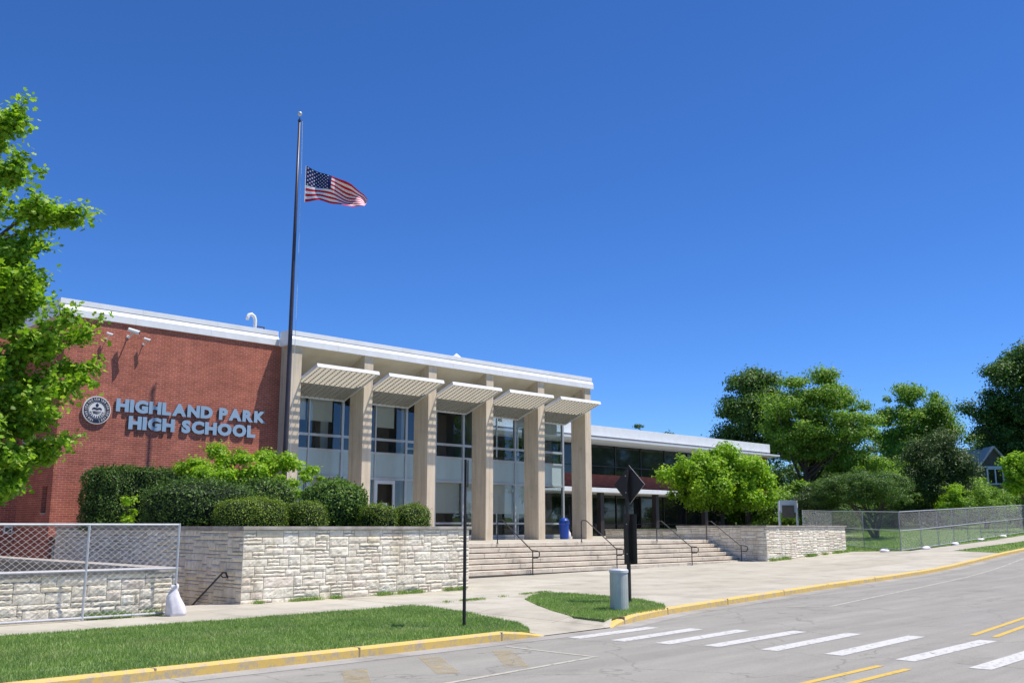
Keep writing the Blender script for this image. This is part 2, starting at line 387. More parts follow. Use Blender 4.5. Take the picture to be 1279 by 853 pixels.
# base ground: lawn coloured, with a hole for the sunken court on the left
xs = sorted(set([-1500, -600, -300, -120, -60, -15, 11.9] + list(range(-40, 130, 3)) + [150, 180, 220, 300, 400, 700, 1500]))
ys = sorted([-1500, -500, -150, -60, -20, -3.2, 0, 12, 20.5, 33.6, 45, 60, 90, 130, 250, 600, 1500])
mb = MB()
for i in range(len(xs)-1):
    for j in range(len(ys)-1):
        a, b_, c, d = xs[i], xs[i+1], ys[j], ys[j+1]
        if a >= -15 and b_ <= 11.95 and c >= 20.5 and d <= 60: continue
        mb.add([(a, c, road_z(a)-.06), (b_, c, road_z(b_)-.06), (b_, d, road_z(b_)-.06), (a, d, road_z(a)-.06)], [(0, 1, 2, 3)])
g = mb.build('ground', 'lawn'); g['kind'] = 'structure'
# kerb line between road and verge
K1 = [(-60, 12.62), (-20, 12.62), (0, 12.62), (5, 12.62), (8.3, 12.6), (10.5, 12.6), (12.2, 12.6), (12.75, 12.6), (13.15, 12.58)]
K2 = [(15.05, 12.62), (15.5, 12.78), (16.2, 12.97), (17.2, 13.25), (18.2, 13.5), (20.5, 13.85), (24, 14.33), (27.7, 14.86), (34, 15.55), (42, 16.4), (52, 17.4), (66, 18.9), (80, 20.6), (110, 25), (150, 32)]
RAMP = [(13.15, 12.58), (15.05, 12.62)]
kerb_all = K1 + K2
def off_line(pl, d):
    out = []
    for i, p in enumerate(pl):
        a = pl[max(i-1, 0)]; b = pl[min(i+1, len(pl)-1)]
        t = Vector((b[0]-a[0], b[1]-a[1])).normalized(); out.append((p[0]-t.y*d, p[1]+t.x*d))
    return out
road_poly = [(-60, -.6)] + [(150, 5.5)][:0] + [(60, -.6), (110, 4), (150, 11)] + kerb_all[::-1]
sheet('road', road_poly, road_z, 'asphalt')
gut = off_line(kerb_all, -.42)
sheet('gutter', kerb_all + gut[::-1], lambda x: road_z(x)+.004, 'gutter')
# kerbs
def kerb(name, pl, taper0=False, taper1=False, mat='kerb', inner=.16):
    mb = MB(); inn = off_line(pl, inner); dense = []
    for i in range(len(pl)-1):
        n = max(1, int((Vector(pl[i+1])-Vector(pl[i])).length/.8))
        for k in range(n): t = k/n; dense.append((Vector(pl[i]).lerp(Vector(pl[i+1]), t), Vector(inn[i]).lerp(Vector(inn[i+1]), t)))
    dense.append((Vector(pl[-1]), Vector(inn[-1])))
    L = 0; acc = [0]
    for i in range(1, len(dense)): acc.append(acc[-1]+(dense[i][0]-dense[i-1][0]).length)
    T = acc[-1]; vs = []; prof = []
    for (a, b), s in zip(dense, acc):
        h = .145
        if taper0: h = .02+.125*min(1, s/.9)
        if taper1: h = min(h, .02+.125*min(1, (T-s)/.7))
        z = road_z(a.x)
        h += random.Random(int(s*3)).uniform(-.004, .004)
        ring = [(a.x, a.y, z-.1), (a.x, a.y, z+h-.03), (a.x+(b.x-a.x)*.12, a.y+(b.y-a.y)*.12, z+h-.006), (a.x+(b.x-a.x)*.3, a.y+(b.y-a.y)*.3, z+h), (b.x, b.y, z+h), (b.x, b.y, z-.1)]
        vs += ring
    n = len(dense); k = 6
    fs = [(i*k+j, (i+1)*k+j, (i+1)*k+(j+1) % k, i*k+(j+1) % k) for i in range(n-1) for j in range(k)]
    fs += [tuple(range(k)), tuple(range((n-1)*k, n*k))[::-1]]
    mb.add(vs, fs)
    # expansion joints: thin dark gaps standing in the kerb
    o = mb.build(name, mat); o['kind'] = 'structure'; return o
random.seed(3)
kerb('kerb', K1, taper1=True); kerb('kerb', K2, taper0=True)
kerb('kerb', [(150, 10.7), (110, 3.7), (60, -.9), (20, -.9), (-60, -.9)], mat='gutter')
jm = MB()
for (x, y) in [(2.6, 12.62), (5.9, 12.62), (9.1, 12.6), (12.1, 12.6), (15.75, 12.85), (18.0, 13.45), (21.1, 13.93), (24.6, 14.42), (28, 14.9), (32, 15.33), (37, 15.9)]:
    z = road_z(x); jm.obox((x, y+.078, z+.072), (.99, .1, 0), (-.1, .99, 0), (0, 0, 1), .012, .083, .0755)
jm.build('kerb_joints', 'dirt')['kind'] = 'structure'
# verge, walks, plaza
G1 = [(-60, 12.76), (8, 12.75), (12.95, 12.76), (13.5, 13.6), (14.2, 15.6), (14.8, 18.0), (14.5, 18.25), (9.4, 18.15), (-60, 17.95)]
G2 = [(15.15, 12.86), (16.2, 13.12), (17.84, 13.42), (18.7, 14.1), (19.45, 15.34), (19.8, 17.2), (19.75, 18.81), (18.8, 18.3), (17.78, 17.69), (16.7, 16.2), (15.91, 14.97), (15.2, 13.7)]
for G_, dz_ in ((G1, .008), (G2, .012)):
    o = sheet('lawn', G_, lambda x, dz_=dz_: land_z(x)+dz_, 'lawn', step=1.); so = o.modifiers.new('depth', 'SOLIDIFY'); so.thickness = .17; so.offset = -1
def plaza_z(x, y):
    z = land_z(x)
    if 12.9 < x < 15.3 and y < 14.0: z = road_z(x) + .012 + (z-road_z(x)-.012)*max(0, min(1, (y-12.6)/1.4))
    return z
sheet('sidewalk', [(-60, 17.9), (9.4, 18.1), (14.5, 18.2), (14.5, 21.6), (9.9, 21.6), (9.9, 20.5), (-60, 20.5)], lambda x: land_z(x)+.004, 'walk')
pl_poly = [(13.15, 12.60), (15.05, 12.64)] + off_line(K2, .15)[1:11] + [(50.1, 19.9), (49.3, 21.9), (47.6, 24.4), (47.6, 25.6), (14.52, 25.6), (14.52, 18.0), (13.3, 14.6)]
sheet('plaza', pl_poly, plaza_z, 'plaza', step=.7)
sheet('path', [(49.3, 21.7), (50.1, 19.9), (60.5, 20.3), (72, 21.6), (100, 25.8), (150, 34.5), (150, 36.3), (100, 27.6), (78, 24.2), (62, 22.3)], lambda x: land_z(x)+.004, 'walk')
sheet('lawn', [(49.0, 17.3), (66, 19.05), (80, 20.8), (110, 25.2), (110, 26.9), (72, 21.5), (60.5, 20.2), (50.2, 19.8)], lambda x: land_z(x)+.01, 'lawn')
sheet('lawn', [(47.8, 24.5), (49.3, 22.0), (62, 22.4), (78, 24.3), (110, 29.4), (150, 37), (150, 90), (48.2, 90), (48.2, 26)], lambda x: land_z(x), 'lawn')
sheet('sidewalk', [(-60, -3.2), (60, -3.2), (60, -1.1), (-60, -1.1)], land_z, 'walk')
# sunken court on the left and the stair that drops to it
mb = MB(); mb.box(-15, 11.95, 20.5, 62, -1.75, -1.6); mb.build('court_floor', 'walk')['kind'] = 'structure'

# painted markings
def mark(poly, mat, name='road_marking', dz=.005): sheet(name, poly, lambda x: road_z(x)+dz, mat, step=2.)
def strip(a, b, w, mat, dz=.005):
    a = Vector(a); b = Vector(b); t = (b-a).normalized(); n = Vector((-t.y, t.x))*w/2
    mark([tuple(a-n), tuple(b-n), tuple(b+n), tuple(a+n)], mat, dz=dz)
bars = [((13.3, 12.0), (15.7, 12.08)), ((13.5, 11.18), (16.05, 11.32)), ((13.72, 10.38), (16.45, 10.55)), ((14.0, 9.6), (17.0, 9.68)), ((14.2, 8.65), (17.35, 8.78)), ((14.4, 7.65), (17.7, 7.78)), ((14.55, 6.6), (17.9, 6.63)), ((14.45, 5.5), (17.9, 5.6)), ((14.4, 4.4), (17.8, 4.5)), ((14.3, 3.3), (17.7, 3.4)), ((14.2, 2.2), (17.6, 2.3))]
for a, b in bars: strip(a, b, .3, 'pwhite')
strip((-50, 6.35), (13.8, 6.62), .11, 'pyel'); strip((-50, 5.95), (13.75, 6.2), .11, 'pyel')
yl = [(18.5, 7.12), (24, 7.72), (40, 9.2), (60, 11.2), (110, 17.5)]
for i in range(len(yl)-1):
    strip(yl[i], yl[i+1], .11, 'pyel'); a, b = Vector(yl[i]), Vector(yl[i+1]); strip(a-Vector((0, .38)), b-Vector((0, .38)), .11, 'pyel')
strip((-30, 9.3), (8.46, 9.79), .09, 'pline'); strip((8.46, 9.79), (11.72, 10.12), .09, 'pline'); strip((11.68, 10.16), (11.62, 12.0), .08, 'pline')
strip((20.5, 13.3), (22.3, 11.9), .08, 'pline'); strip((22.3, 11.86), (47.5, 15.75), .09, 'pline')
for a, b in (((9.0, 10.4), (9.9, 11.9)), ((10.1, 10.2), (11.25, 11.7)), ((7.2, 9.9), (8.3, 11.6))): strip(a, b, .34, 'pyelfade')
for i in range(6): strip((-2-i*2.2+5, 9.6), (-1-i*2.2+5, 11.5), .2, 'pyelfade')

# ------------------------------------------------------------------ stone walls
def ashlar(mb, p0, d, n, L, z0, z1, seed, depth=.013, unit=.085):
    """rock-faced random ashlar between z0 and z1 starting at p0 along d, facing n"""
    rnd = random.Random(seed); p0 = Vector((p0[0], p0[1], 0)); d = Vector((*d, 0)); n = Vector((*n, 0))
    nu = max(1, round(L/unit)); nv = max(1, round((z1-z0)/unit)); uu = L/nu; vv = (z1-z0)/nv
    occ = [[False]*nv for _ in range(nu)]
    for j in range(nv):
        for i in range(nu):
            if occ[i][j]: continue
            h = rnd.choice([1, 1, 1, 2, 2, 2, 3]); w = rnd.choice([3, 4, 5, 6, 7, 8, 10])
            if h == 1: w = max(w, 4)
            w = min(w, nu-i); h = min(h, nv-j)
            k = 0
            while k < w and not occ[i+k][j]: k += 1
            w = max(1, k)
            hh = 1
            while hh < h and all(not occ[i+q][j+hh] for q in range(w)): hh += 1
            h = hh
            for q in range(w):
                for r in range(h): occ[i+q][j+r] = True
            g = .0068; u0, u1 = i*uu+g, (i+w)*uu-g; v0, v1 = z0+j*vv+g, z0+(j+h)*vv-g
            nx = max(3, int((u1-u0)/.045)); ny = max(3, int((v1-v0)/.04)); ch = rnd.uniform(.2, .8); cs = rnd.uniform(-.6, .6); brk = rnd.uniform(0, .9)*depth if rnd.random() < .55 else 0
            bulge = rnd.uniform(.3, 1.35)*depth; ph = rnd.uniform(0, 99); vs = []
            tx, ty = rnd.uniform(-.5, .5), rnd.uniform(-.5, .5)
            for b in range(ny+1):
                for a in range(nx+1):
                    s, t = a/nx, b/ny
                    e = min(1, min(s*(u1-u0), (1-s)*(u1-u0), t*(v1-v0), (1-t)*(v1-v0))/.012)
                    hgt = .012 + e*(bulge*(.6+.4*(1+tx*(s-.5)*2+ty*(t-.5)*2)) + rnd.uniform(-.006, .006) + .004*math.sin(s*9+ph)*math.sin(t*7+ph) + (brk if t > ch+cs*(s-.5)+.12*math.sin(s*11+ph) else 0))
                    vs.append(p0 + d*(u0+(u1-u0)*s) + n*hgt + Vector((0, 0, v0+(v1-v0)*t)))
            fs = [(b*(nx+1)+a, b*(nx+1)+a+1, (b+1)*(nx+1)+a+1, (b+1)*(nx+1)+a) for b in range(ny) for a in range(nx)]
            # returns back to the mortar plane
            ring = [a for a in range(nx+1)] + [b*(nx+1)+nx for b in range(1, ny+1)] + [ny*(nx+1)+a for a in range(nx-1, -1, -1)] + [b*(nx+1) for b in range(ny-1, 0, -1)]
            m0 = len(vs)
            for r in ring:
                q = vs[r]; dist = (q-p0).dot(n); vs.append(q - n*(dist+.01))
            K = len(ring); fs += [(ring[a], m0+a, m0+(a+1) % K, ring[(a+1) % K]) for a in range(K)]
            mb.add(vs, fs)

# left planter: front wall, left wall, right return
t = thing('stone_planter', (12.0, 21.5, .1), 'long light limestone planter wall with grey coping, holding the clipped hedges left of the steps', 'planter')
X0, X1, Y0, ZT = 12.06, 19.3, 21.5, 1.87
c = MB(); c.box(X0, X1, Y0, Y0+.4, -.3, ZT); c.box(X0, X0+.4, Y0+.4, 33.7, -1.6, ZT); c.box(X1-.4, X1, Y0+.4, 33.0, -.3, ZT); c.build('wall_core', 'mortar', t)
s = MB(); ashlar(s, (X0-.02, Y0), (1, 0), (0, -1), X1-X0+.03, -.02, ZT, 4)
s.build('front_stone', 'lime', t)
s = MB(); ashlar(s, (X0, Y0+12.2), (0, -1), (-1, 0), 12.2, -1.6, ZT, 9, depth=.02); s.build('side_stone', 'lime', t)
s = MB(); ashlar(s, (X1, Y0), (0, 1), (1, 0), 8, .1, ZT, 12); s.build('end_stone', 'lime', t)
c = MB(); c.box(X0-.07, X1+.07, Y0-.07, Y0+.46, ZT+.002, ZT+.085); c.box(X0-.07, X0+.44, Y0+.463, 33.7, ZT+.002, ZT+.085); c.box(X1-.44, X1+.07, Y0+.463, 33.0, ZT+.002, ZT+.085)
c.build('coping', 'coping', t, bevel=.008)
c = MB(); c.box(X0+.4, X1-.4, Y0+.4, 33.7, 1.5, 1.8); c.build('soil', 'soil', t)
t2 = thing('handrail', (11.9, 22, .1), 'short dark handrail fixed to the shaded end wall of the planter, sloping down', 'handrail')
h = MB(); h.tube([(11.9, 21.9, .74), (11.9, 22.0, .86), (11.9, 22.15, .86), (11.9, 24.6, -.55)], .022, 8); h.build('rail', 'darkmetal', t2)
for yy, zz in ((22.25, .8), (23.6, .02)):
    h = MB(); h.tube([(11.9, yy, zz), (11.96, yy, zz-.06), (12.06, yy, zz-.06)], .014, 6); h.build('bracket', 'darkmetal', t2)
# low stone wall on the far left
t = thing('low_stone_wall', (3, 20.35, .1), 'low limestone wall behind the chain link panel with a flat pale coping', 'wall')
c = MB(); c.box(-14, 9.85, 20.36, 20.76, -1.6, 1.0); c.box(9.45, 9.85, 20.76, 33, -1.6, 1.0); c.build('wall_core', 'mortar', t)
s = MB(); ashlar(s, (1.5, 20.36), (1, 0), (0, -1), 8.37, .05, 1.0, 21, unit=.1, depth=.022); ashlar(s, (-14, 20.36), (1, 0), (0, -1), 15.5, .05, 1.0, 22, unit=.1); s.build('front_stone', 'lime', t)
s = MB(); ashlar(s, (9.85, 20.36), (0, 1), (1, 0), 6, -.8, 1.0, 23); s.build('end_stone', 'lime', t)
c = MB(); c.box(-14, 9.92, 20.29, 20.83, 1.002, 1.09); c.box(9.38, 9.92, 20.833, 33, 1.002, 1.09); c.build('coping', 'coping', t, bevel=.008)
# stair going down between the low wall and the planter
t = thing('basement_stair', (10.9, 22.4, .1), 'concrete stair dropping to the basement between low wall and planter', 'stairs')
s = MB()
for i in range(9): s.box(9.86, 12.04, 22.1+i*.3, 22.4+i*.3, -1.9, .12-.18*(i+1))
s.build('step', 'step', t)
s = MB(); s.box(9.86, 12.04, 21.6, 22.1, -1.9, land_z(11)+.002); s.build('landing', 'walk', t)

# terrace and broad steps
mb = MB(); mb.box(19.3, 40.1, 27.6, 48, -.2, 1.335); mb.box(40.1, 75, 33.9, 48, -.2, 1.335); mb.box(12, 19.3, 33.71, 34, -.2, 1.335)
mb.build('terrace', 'plaza')['kind'] = 'structure'
t = thing('broad_steps', (30, 26, .2), 'broad flight of weathered stone steps with rust stains leading up to the entrance terrace', 'steps')
NS = 6; z0 = .235; rz = (1.34-z0)/NS
rnd = random.Random(8)
for i in range(NS):
    y = 25.5 + i*.36
    s = MB()
    x = 19.31
    while x < 40.08:
        w = min(rnd.uniform(1.4, 2.3), 40.08-x)
        if 40.08-(x+w) < .6: w = 40.08-x
        zt = z0+(i+1)*rz - .0015*rnd.random()
        s.box(x+.003, x+w-.003, y-.04+rnd.uniform(-.006, .006), y+.42, zt-.145, zt); x += w
    o = s.build('tread', 'step', t, bevel=.012)
    s = MB(); s.box(19.31, 40.08, y+.012, y+.39, -.3, z0+(i+1)*rz-.147); s.build('riser', 'mortar', t)
# right planter
t = thing('stone_planter', (43, 24.3, .3), 'light limestone planter wall right of the steps, around the round leafy tree', 'planter')
c = MB(); c.box(40.15, 47.75, 24.3, 24.7, -.3, 1.92); c.box(40.15, 40.55, 24.7, 29.3, -.3, 1.92); c.box(40.15, 40.55, 29.3, 33.9, -.3, 1.74); c.box(47.35, 47.75, 24.7, 33.9, -.3, 1.92); c.build('wall_core', 'mortar', t)
s = MB(); ashlar(s, (40.14, 24.3), (1, 0), (0, -1), 7.6, .3, 1.92, 31); s.build('front_stone', 'lime', t)
s = MB(); ashlar(s, (40.15, 33.9), (0, -1), (-1, 0), 4.6, .5, 1.74, 33, depth=.02); ashlar(s, (40.15, 29.3), (0, -1), (-1, 0), 5.0, .15, 1.92, 32, depth=.02); s.build('side_stone', 'lime', t)
c = MB(); c.box(40.08, 47.82, 24.23, 24.76, 1.922, 2.0); c.box(40.08, 40.62, 24.763, 29.3, 1.922, 2.0); c.box(40.08, 40.62, 29.303, 33.9, 1.742, 1.82); c.box(47.3, 47.82, 24.763, 33.9, 1.922, 2.0); c.build('coping', 'coping', t, bevel=.008)
c = MB(); c.box(40.55, 47.35, 24.7, 33.9, 1.4, 1.7); c.build('soil', 'soil', t)

# step handrails
def step_rail(x, label):
    t = thing('step_handrail', (x, 26.3, .3), label, 'handrail', 'dark handrails down the entrance steps')
    zt, zb = 2.2, 1.1; y1, y0 = 27.25, 25.4
    a = [(x, y1+.02, 1.34), (x, y1+.02, zt-.05), (x, y1-.03, zt), (x, y1-.25, zt)]
    s = MB(); s.tube(a + [(x, y0+.05, zb), (x, y0-.25, zb-.02), (x, y0-.33, zb-.06), (x, y0-.35, zb-.13), (x, y0-.32, zb-.22), (x, y0-.25, zb-.26), (x, y0, zb-.27)], .021, 8); s.build('rail', 'darkmetal', t)
    s = MB(); s.tube([(x, y0, land_z(x)-.02), (x, y0, zb)], .021, 8); s.build('post', 'darkmetal', t)
    for yy, zz in ((y1+.02, 1.335), (y0, land_z(x))): s = MB(); s.lathe((x, yy, zz), [(.05, 0), (.05, .012), (.02, .015)], 12); s.build('base_plate', 'darkmetal', t)
for x, l in ((25.95, 'dark handrail nearest the long planter, first from the left on the steps'), (30.75, 'dark handrail on the steps just left of the diamond sign'), (35.85, 'dark handrail on the steps just right of the diamond sign'), (39.75, 'dark handrail at the right end of the steps beside the stone side wall')):
    step_rail(x, l)

# ------------------------------------------------------------------ main building
B = thing('school_building', (28, 40, 0), 'two storey red brick school with white fascia and a glazed entrance front of concrete fins', 'building')
FX = [20.2, 23.69, 27.17, 30.66, 34.13, 37.61]; FW = .46; YF = 33.0; YG = 34.9; TZ = 1.34
def SOFZ(y): return 9.0 - (y-YF)*.42
w = MB(); w.box(11.84, 20.2, 33.8, 34.1, -1.8, 9.05)
# west side wall with a narrow window opening (Y 34.2-34.66, z 2.4-3.3)
w.box(11.84, 12.14, 34.1, 34.2, -1.8, 9.05); w.box(11.84, 12.14, 34.2, 34.66, -1.8, 2.4); w.box(11.84, 12.14, 34.2, 34.66, 3.3, 9.05); w.box(11.84, 12.14, 34.66, 52, -1.8, 9.05)
w.build('brick_wall', 'brick', B)
w = MB(); w.box(12.0, 12.05, 34.2, 34.66, 2.4, 3.3); o = w.build('window', 'darkglass', B)
w2 = MB(); w2.box(11.82, 12.0, 34.2, 34.66, 2.36, 2.402); w2.build('sill', 'coping', o)
w = MB(); w.box(19.9, 20.2, 34.1, 42, 0, 9.0); w.box(12.2, 37.8, 51.7, 52, 0, 9.0); w.box(37.7, 37.95, 43.6, 52, 0, 9.0); w.build('back_wall', 'brick', B)
w = MB(); w.box(12.0, 37.9, 34.2, 52, 9.06, 9.3); w.build('roof_deck', 'roofing', B)
# white fascia: lower band, dark reveal, sloped ledge, upper band
def fascia(name, x0, x1, y, z, parent, seams, endside=True):
    prof = [(0, z), (0, z+.25), (.10, z+.39), (.10, z+.395), (.10, z+.60), (.75, z+.60), (.75, z)]
    m = MB(); m.prism([(x0, y+a, b) for a, b in prof], (x1-x0, 0, 0)); o = m.build(name, 'white', parent, bevel=.004)
    m = MB(); m.box(x0+.01, x1-.01, y+.085, y+.099, z+.372, z+.40)
    for sx in seams: m.box(sx, sx+.015, y-.003, y+.2, z+.01, z+.225); m.box(sx+.3, sx+.31, y+.097, y+.2, z+.40, z+.59)
    m.build('seam', 'greyw', o)
    m = MB(); m.box(x0+.02, x1-.02, y+.0945, y+.0995, z+.40, z+.418); m.build('reveal', 'darkline', o); return o
fascia('fascia', 11.6, 20.05, 33.73, 9.03, B, [14.2, 17.1])
fascia('fascia', 20.02, 38.2, 32.9, 8.98, B, [22.3, 25.4, 28.5, 31.6, 34.7])
for q in ((11.6, 12.2, 34.481, 52, 9.03, 9.63), (37.6, 38.2, 33.651, 52, 8.98, 9.58)): m = MB(); m.box(*q); m.build('fascia', 'white', B)
# sloping cream soffit behind the fascia, over and beyond the fins
m = MB(); m.prism([(20.25, YF+.06, SOFZ(YF)), (20.25, YG+.1, SOFZ(YG)), (20.25, YG+.1, 9.05), (20.25, YF+.06, 9.05)], (17.85, 0, 0)); m.build('soffit', 'soffit', B)
# fins
for i, x in enumerate(FX):
    m = MB(); m.box(x, x+FW, YF, YF+.98, 1.30, 8.98); 
    m.build('concrete_fin', 'fin', B, bevel=.012)
m = MB(); m.box(20.2, 20.5, YF+.98, YG+.2, 1.3, 8.6); m.build('pier', 'fin', B)
# glazing
MU = [20.55, 22.3, 23.98, 25.73, 27.45, 29.2, 30.92, 32.65, 34.4, 36.15, 37.94]
m = MB()
for i, x in enumerate(MU):
    wd = .055 if i % 2 == 0 else .03
    m.box(x-wd, x+wd, YG-.06, YG+.08, TZ, SOFZ(YG)+.02)
m.build('mullion', 'alu', B)
m = MB()
for z, hh in ((1.50, .05), (2.10, .045), (4.02, .05), (5.13, .05), (5.74, .055)):
    m.box(20.5, 38.0, YG-.04, YG+.055, z-hh, z+hh)
    m.box(37.94, 38.0, YG+.055, 43.5, z-hh, z+hh)
m.build('transom', 'alu', B)
def pane(nm, x0, x1, z0, z1, mat, y=YG): m = MB(); m.box(x0, x1, y, y+.02, z0, z1); return m.build(nm, mat, B)
for i in range(10):
    a, b = MU[i]+.03, MU[i+1]-.03
    pane('spandrel_panel', a, b, 4.07, 5.08, 'spandrel')
    pane('window_pane', a, b, 5.18, 5.685, 'glass'); pane('window_pane', a, b, 5.795, 8.25, 'glass')
    if i == 3: continue
    pane('window_pane', a, b, 2.15, 3.97, 'glass'); pane('window_pane', a, b, 1.55, 2.05, 'glass'); 
    m = MB(); m.box(a, b, YG-.02, YG+.04, TZ, 1.45); m.build('base_panel', 'alu', B)
# glass return on the right end
for (z0_, z1_, mt) in ((1.55, 2.05, 'glass'), (2.15, 3.97, 'glass'), (4.07, 5.08, 'spandrel'), (5.18, 5.685, 'glass'), (5.795, 8.25, 'glass')):
    m = MB(); m.box(37.96, 37.98, YG+.08, 43.5, z0_, z1_); m.build('window_pane' if mt == 'glass' else 'spandrel_panel', mt, B)
m = MB()
for yy in (36.6, 38.3, 40, 41.7): m.box(37.93, 38.0, yy-.03, yy+.03, TZ, 8.3)
m.build('mullion', 'alu', B)
# entrance door in the fourth light
D = MB(); a, b = MU[3]+.05, MU[4]-.06
D.box(a, a+.13, YG-.03, YG+.04, TZ, 3.96); D.box(a+.98, a+1.1, YG-.03, YG+.04, TZ, 3.96); D.box(a+.13, a+.98, YG-.03, YG+.04, 3.8, 3.96); D.box(a+.13, a+.98, YG-.03, YG+.04, TZ, 1.6)
dd = D.build('door', 'greyw', B)
m = MB(); m.box(a+.13, a+.98, YG, YG+.02, 1.6, 3.8); m.build('pane', 'glass', dd)
m = MB(); m.box(a+.4, a+.7, YG-.006, YG-.002, 2.62, 2.98); m.build('notice', 'paper', dd)
m = MB(); m.tube([(a+.2, YG-.04, 2.2), (a+.2, YG-.09, 2.25), (a+.2, YG-.09, 2.65), (a+.2, YG-.04, 2.7)], .015, 6); m.build('handle', 'silver', dd)
pane('window_pane', a+1.1, b, TZ, 3.97, 'glass')
# interior rooms: floors, back walls, ceilings, blinds
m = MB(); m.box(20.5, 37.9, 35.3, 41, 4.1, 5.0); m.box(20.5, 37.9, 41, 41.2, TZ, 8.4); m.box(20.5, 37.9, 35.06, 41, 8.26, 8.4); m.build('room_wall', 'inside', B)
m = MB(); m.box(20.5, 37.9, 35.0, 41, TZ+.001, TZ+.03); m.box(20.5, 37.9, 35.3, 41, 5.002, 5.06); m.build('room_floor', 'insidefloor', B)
for (i, z0_, z1_, f0, f1) in ((0, 6.35, 8.25, .6, 1), (1, 6.35, 8.25, 0, .78), (3, 6.3, 8.25, .0, .7), (4, 5.4, 5.5, .1, .9), (8, 6.9, 8.25, .05, .9), (9, 6.7, 8.25, .2, .9)):
    a_, b_ = MU[i]+.05, MU[i+1]-.05; m = MB(); m.box(a_+(b_-a_)*f0, a_+(b_-a_)*f1, YG+.2, YG+.22, z0_, z1_); m.build('blind', 'blind', B)
for i in (0, 1, 2, 4, 5, 6, 7, 8):
    m = MB(); m.box(MU[i]+.06, MU[i+1]-.06, YG+.16, YG+.18, 2.57, 3.98); m.build('blind', 'blind', B)
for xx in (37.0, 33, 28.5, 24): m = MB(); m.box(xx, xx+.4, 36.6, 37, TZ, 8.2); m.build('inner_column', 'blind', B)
m = MB(); m.box(33.3, 33.55, YG+.05, YG+.08, 7.1, 7.35); m.build('notice', 'paper', B)
# egg-crate sunshades between the fins
for i in range(5):
    x0, x1 = FX[i]+FW+.02, FX[i+1]-.02
    y0, y1, za, zb = 31.92, 34.4, 8.12, 7.22
    ay = Vector((0, y1-y0, zb-za)); L = ay.length; ay.normalize(); az = Vector((0, -ay.z, ay.y)); ax = Vector((1, 0, 0))
    c0 = Vector(((x0+x1)/2, (y0+y1)/2, (za+zb)/2))
    m = MB(); n = 22
    for k in range(1, n): m.obox(c0+ay*(L*(k/n-.5)), ax, ay, az, (x1-x0)/2-.03, .006, .032)
    for k in range(1, 12): m.obox(c0+ax*((x1-x0)*(k/12-.5)), ax, ay, az, .005, L/2-.03, .0305)
    sh = m.build('sunshade', 'louver', B)
    m = MB()
    m.obox(c0-ay*(L/2-.012), ax, ay, az, (x1-x0)/2, .02, .075); m.obox(c0+ay*(L/2-.012), ax, ay, az, (x1-x0)/2, .02, .06)
    for sx in (-1, 1): m.obox(c0+ax*sx*((x1-x0)/2-.015), ax, ay, az, .015, L/2-.034, .06)
    m.build('frame', 'white', sh)
    m = MB()
    for yy, dx in ((33.35, 0), (34.2, 0)):
        zz = za+(zb-za)*(yy-y0)/(y1-y0)+.12
        m.tube([(x0-.02, yy, zz), (x1+.02, yy, zz)], .035, 8)
    m.build('support_tube', 'white', sh)
# roof objects
t = thing('roof_vent', (19.9, 36, 9.3), 'small white gooseneck vent pipe on the roof edge beside the flagpole', 'vent')
m = MB(); m.tube([(20.2, 36, 9.3), (20.2, 36, 10.25), (20.2, 36, 10.45), (20.14, 36, 10.6), (20.02, 36, 10.67), (19.9, 36, 10.63), (19.84, 36, 10.52), (19.84, 36, 10.42)], .075, 12); m.build('pipe', 'white', t, smooth=True)
m = MB(); m.box(20.25, 20.65, 35.9, 36.2, 9.3, 9.34); 
for xx in (20.27, 20.63): m.tube([(xx, 36, 9.3), (xx, 36, 10.2)], .025, 6)
m.tube([(20.27, 36, 10.2), (20.63, 36, 10.2)], .025, 6); m.tube([(20.27, 36, 10.02), (20.63, 36, 10.02)], .02, 6); m.build('bracket', 'darkmetal', t)
t = thing('roof_vent', (31.4, 36, 9.3), 'tiny white cone vent poking above the entrance fascia', 'vent')
m = MB(); m.lathe((31.4, 36, 9.3), [(.16, 0), (.16, .85), (.3, .88), (.02, 1.12)], 14); m.build('cap', 'white', t)
t = thing('roof_hatch', (34, 38, 9.3), 'low grey box unit on the entrance roof', 'roof unit') if False else None

# security cameras
def sec_cam(x, z, label, big=1., down=False):
    t = thing('security_camera', (x, 33.8, z), label, 'camera', 'security cameras high on the brick wall')
    m = MB(); m.lathe((0, 0, 0), [(.06*big, 0), (.06*big, .03)], 12)
    m.v = [(x+a, 33.8-c_, z-.12+b) for a, b, c_ in m.v]; m.build('wall_plate', 'greyw', t)
    m = MB(); m.tube([(x, 33.79, z-.12), (x, 33.8-.2*big, z-.14), (x+.02, 33.8-.38*big, z-.02)], .025*big, 8); m.build('arm', 'greyw', t)
    d = Vector((.75, -.5, -.28)).normalized(); c0 = Vector((x+.03, 33.8-.4*big, z+.03))
    m = MB(); a0 = d.orthogonal().normalized(); a1 = d.cross(a0)
    m.tube([c0-d*.2*big, c0-d*.19*big, c0+d*.16*big, c0+d*.2*big], [.03*big, .07*big, .078*big, .085*big], 12); m.build('housing', 'white', t, smooth=False)
    m = MB(); m.tube([c0+d*.2*big, c0+d*.215*big], .05*big, 10); m.build('lens', 'darkglass', t)
    return t
sec_cam(13.98, 8.70, 'largest of the three white security cameras, middle one high on the brick wall', 1.0)
sec_cam(13.22, 8.52, 'small security camera left of the larger one, near the brick corner', .55)
sec_cam(14.55, 8.50, 'small security camera right of the larger one, high on the brick wall', .6)
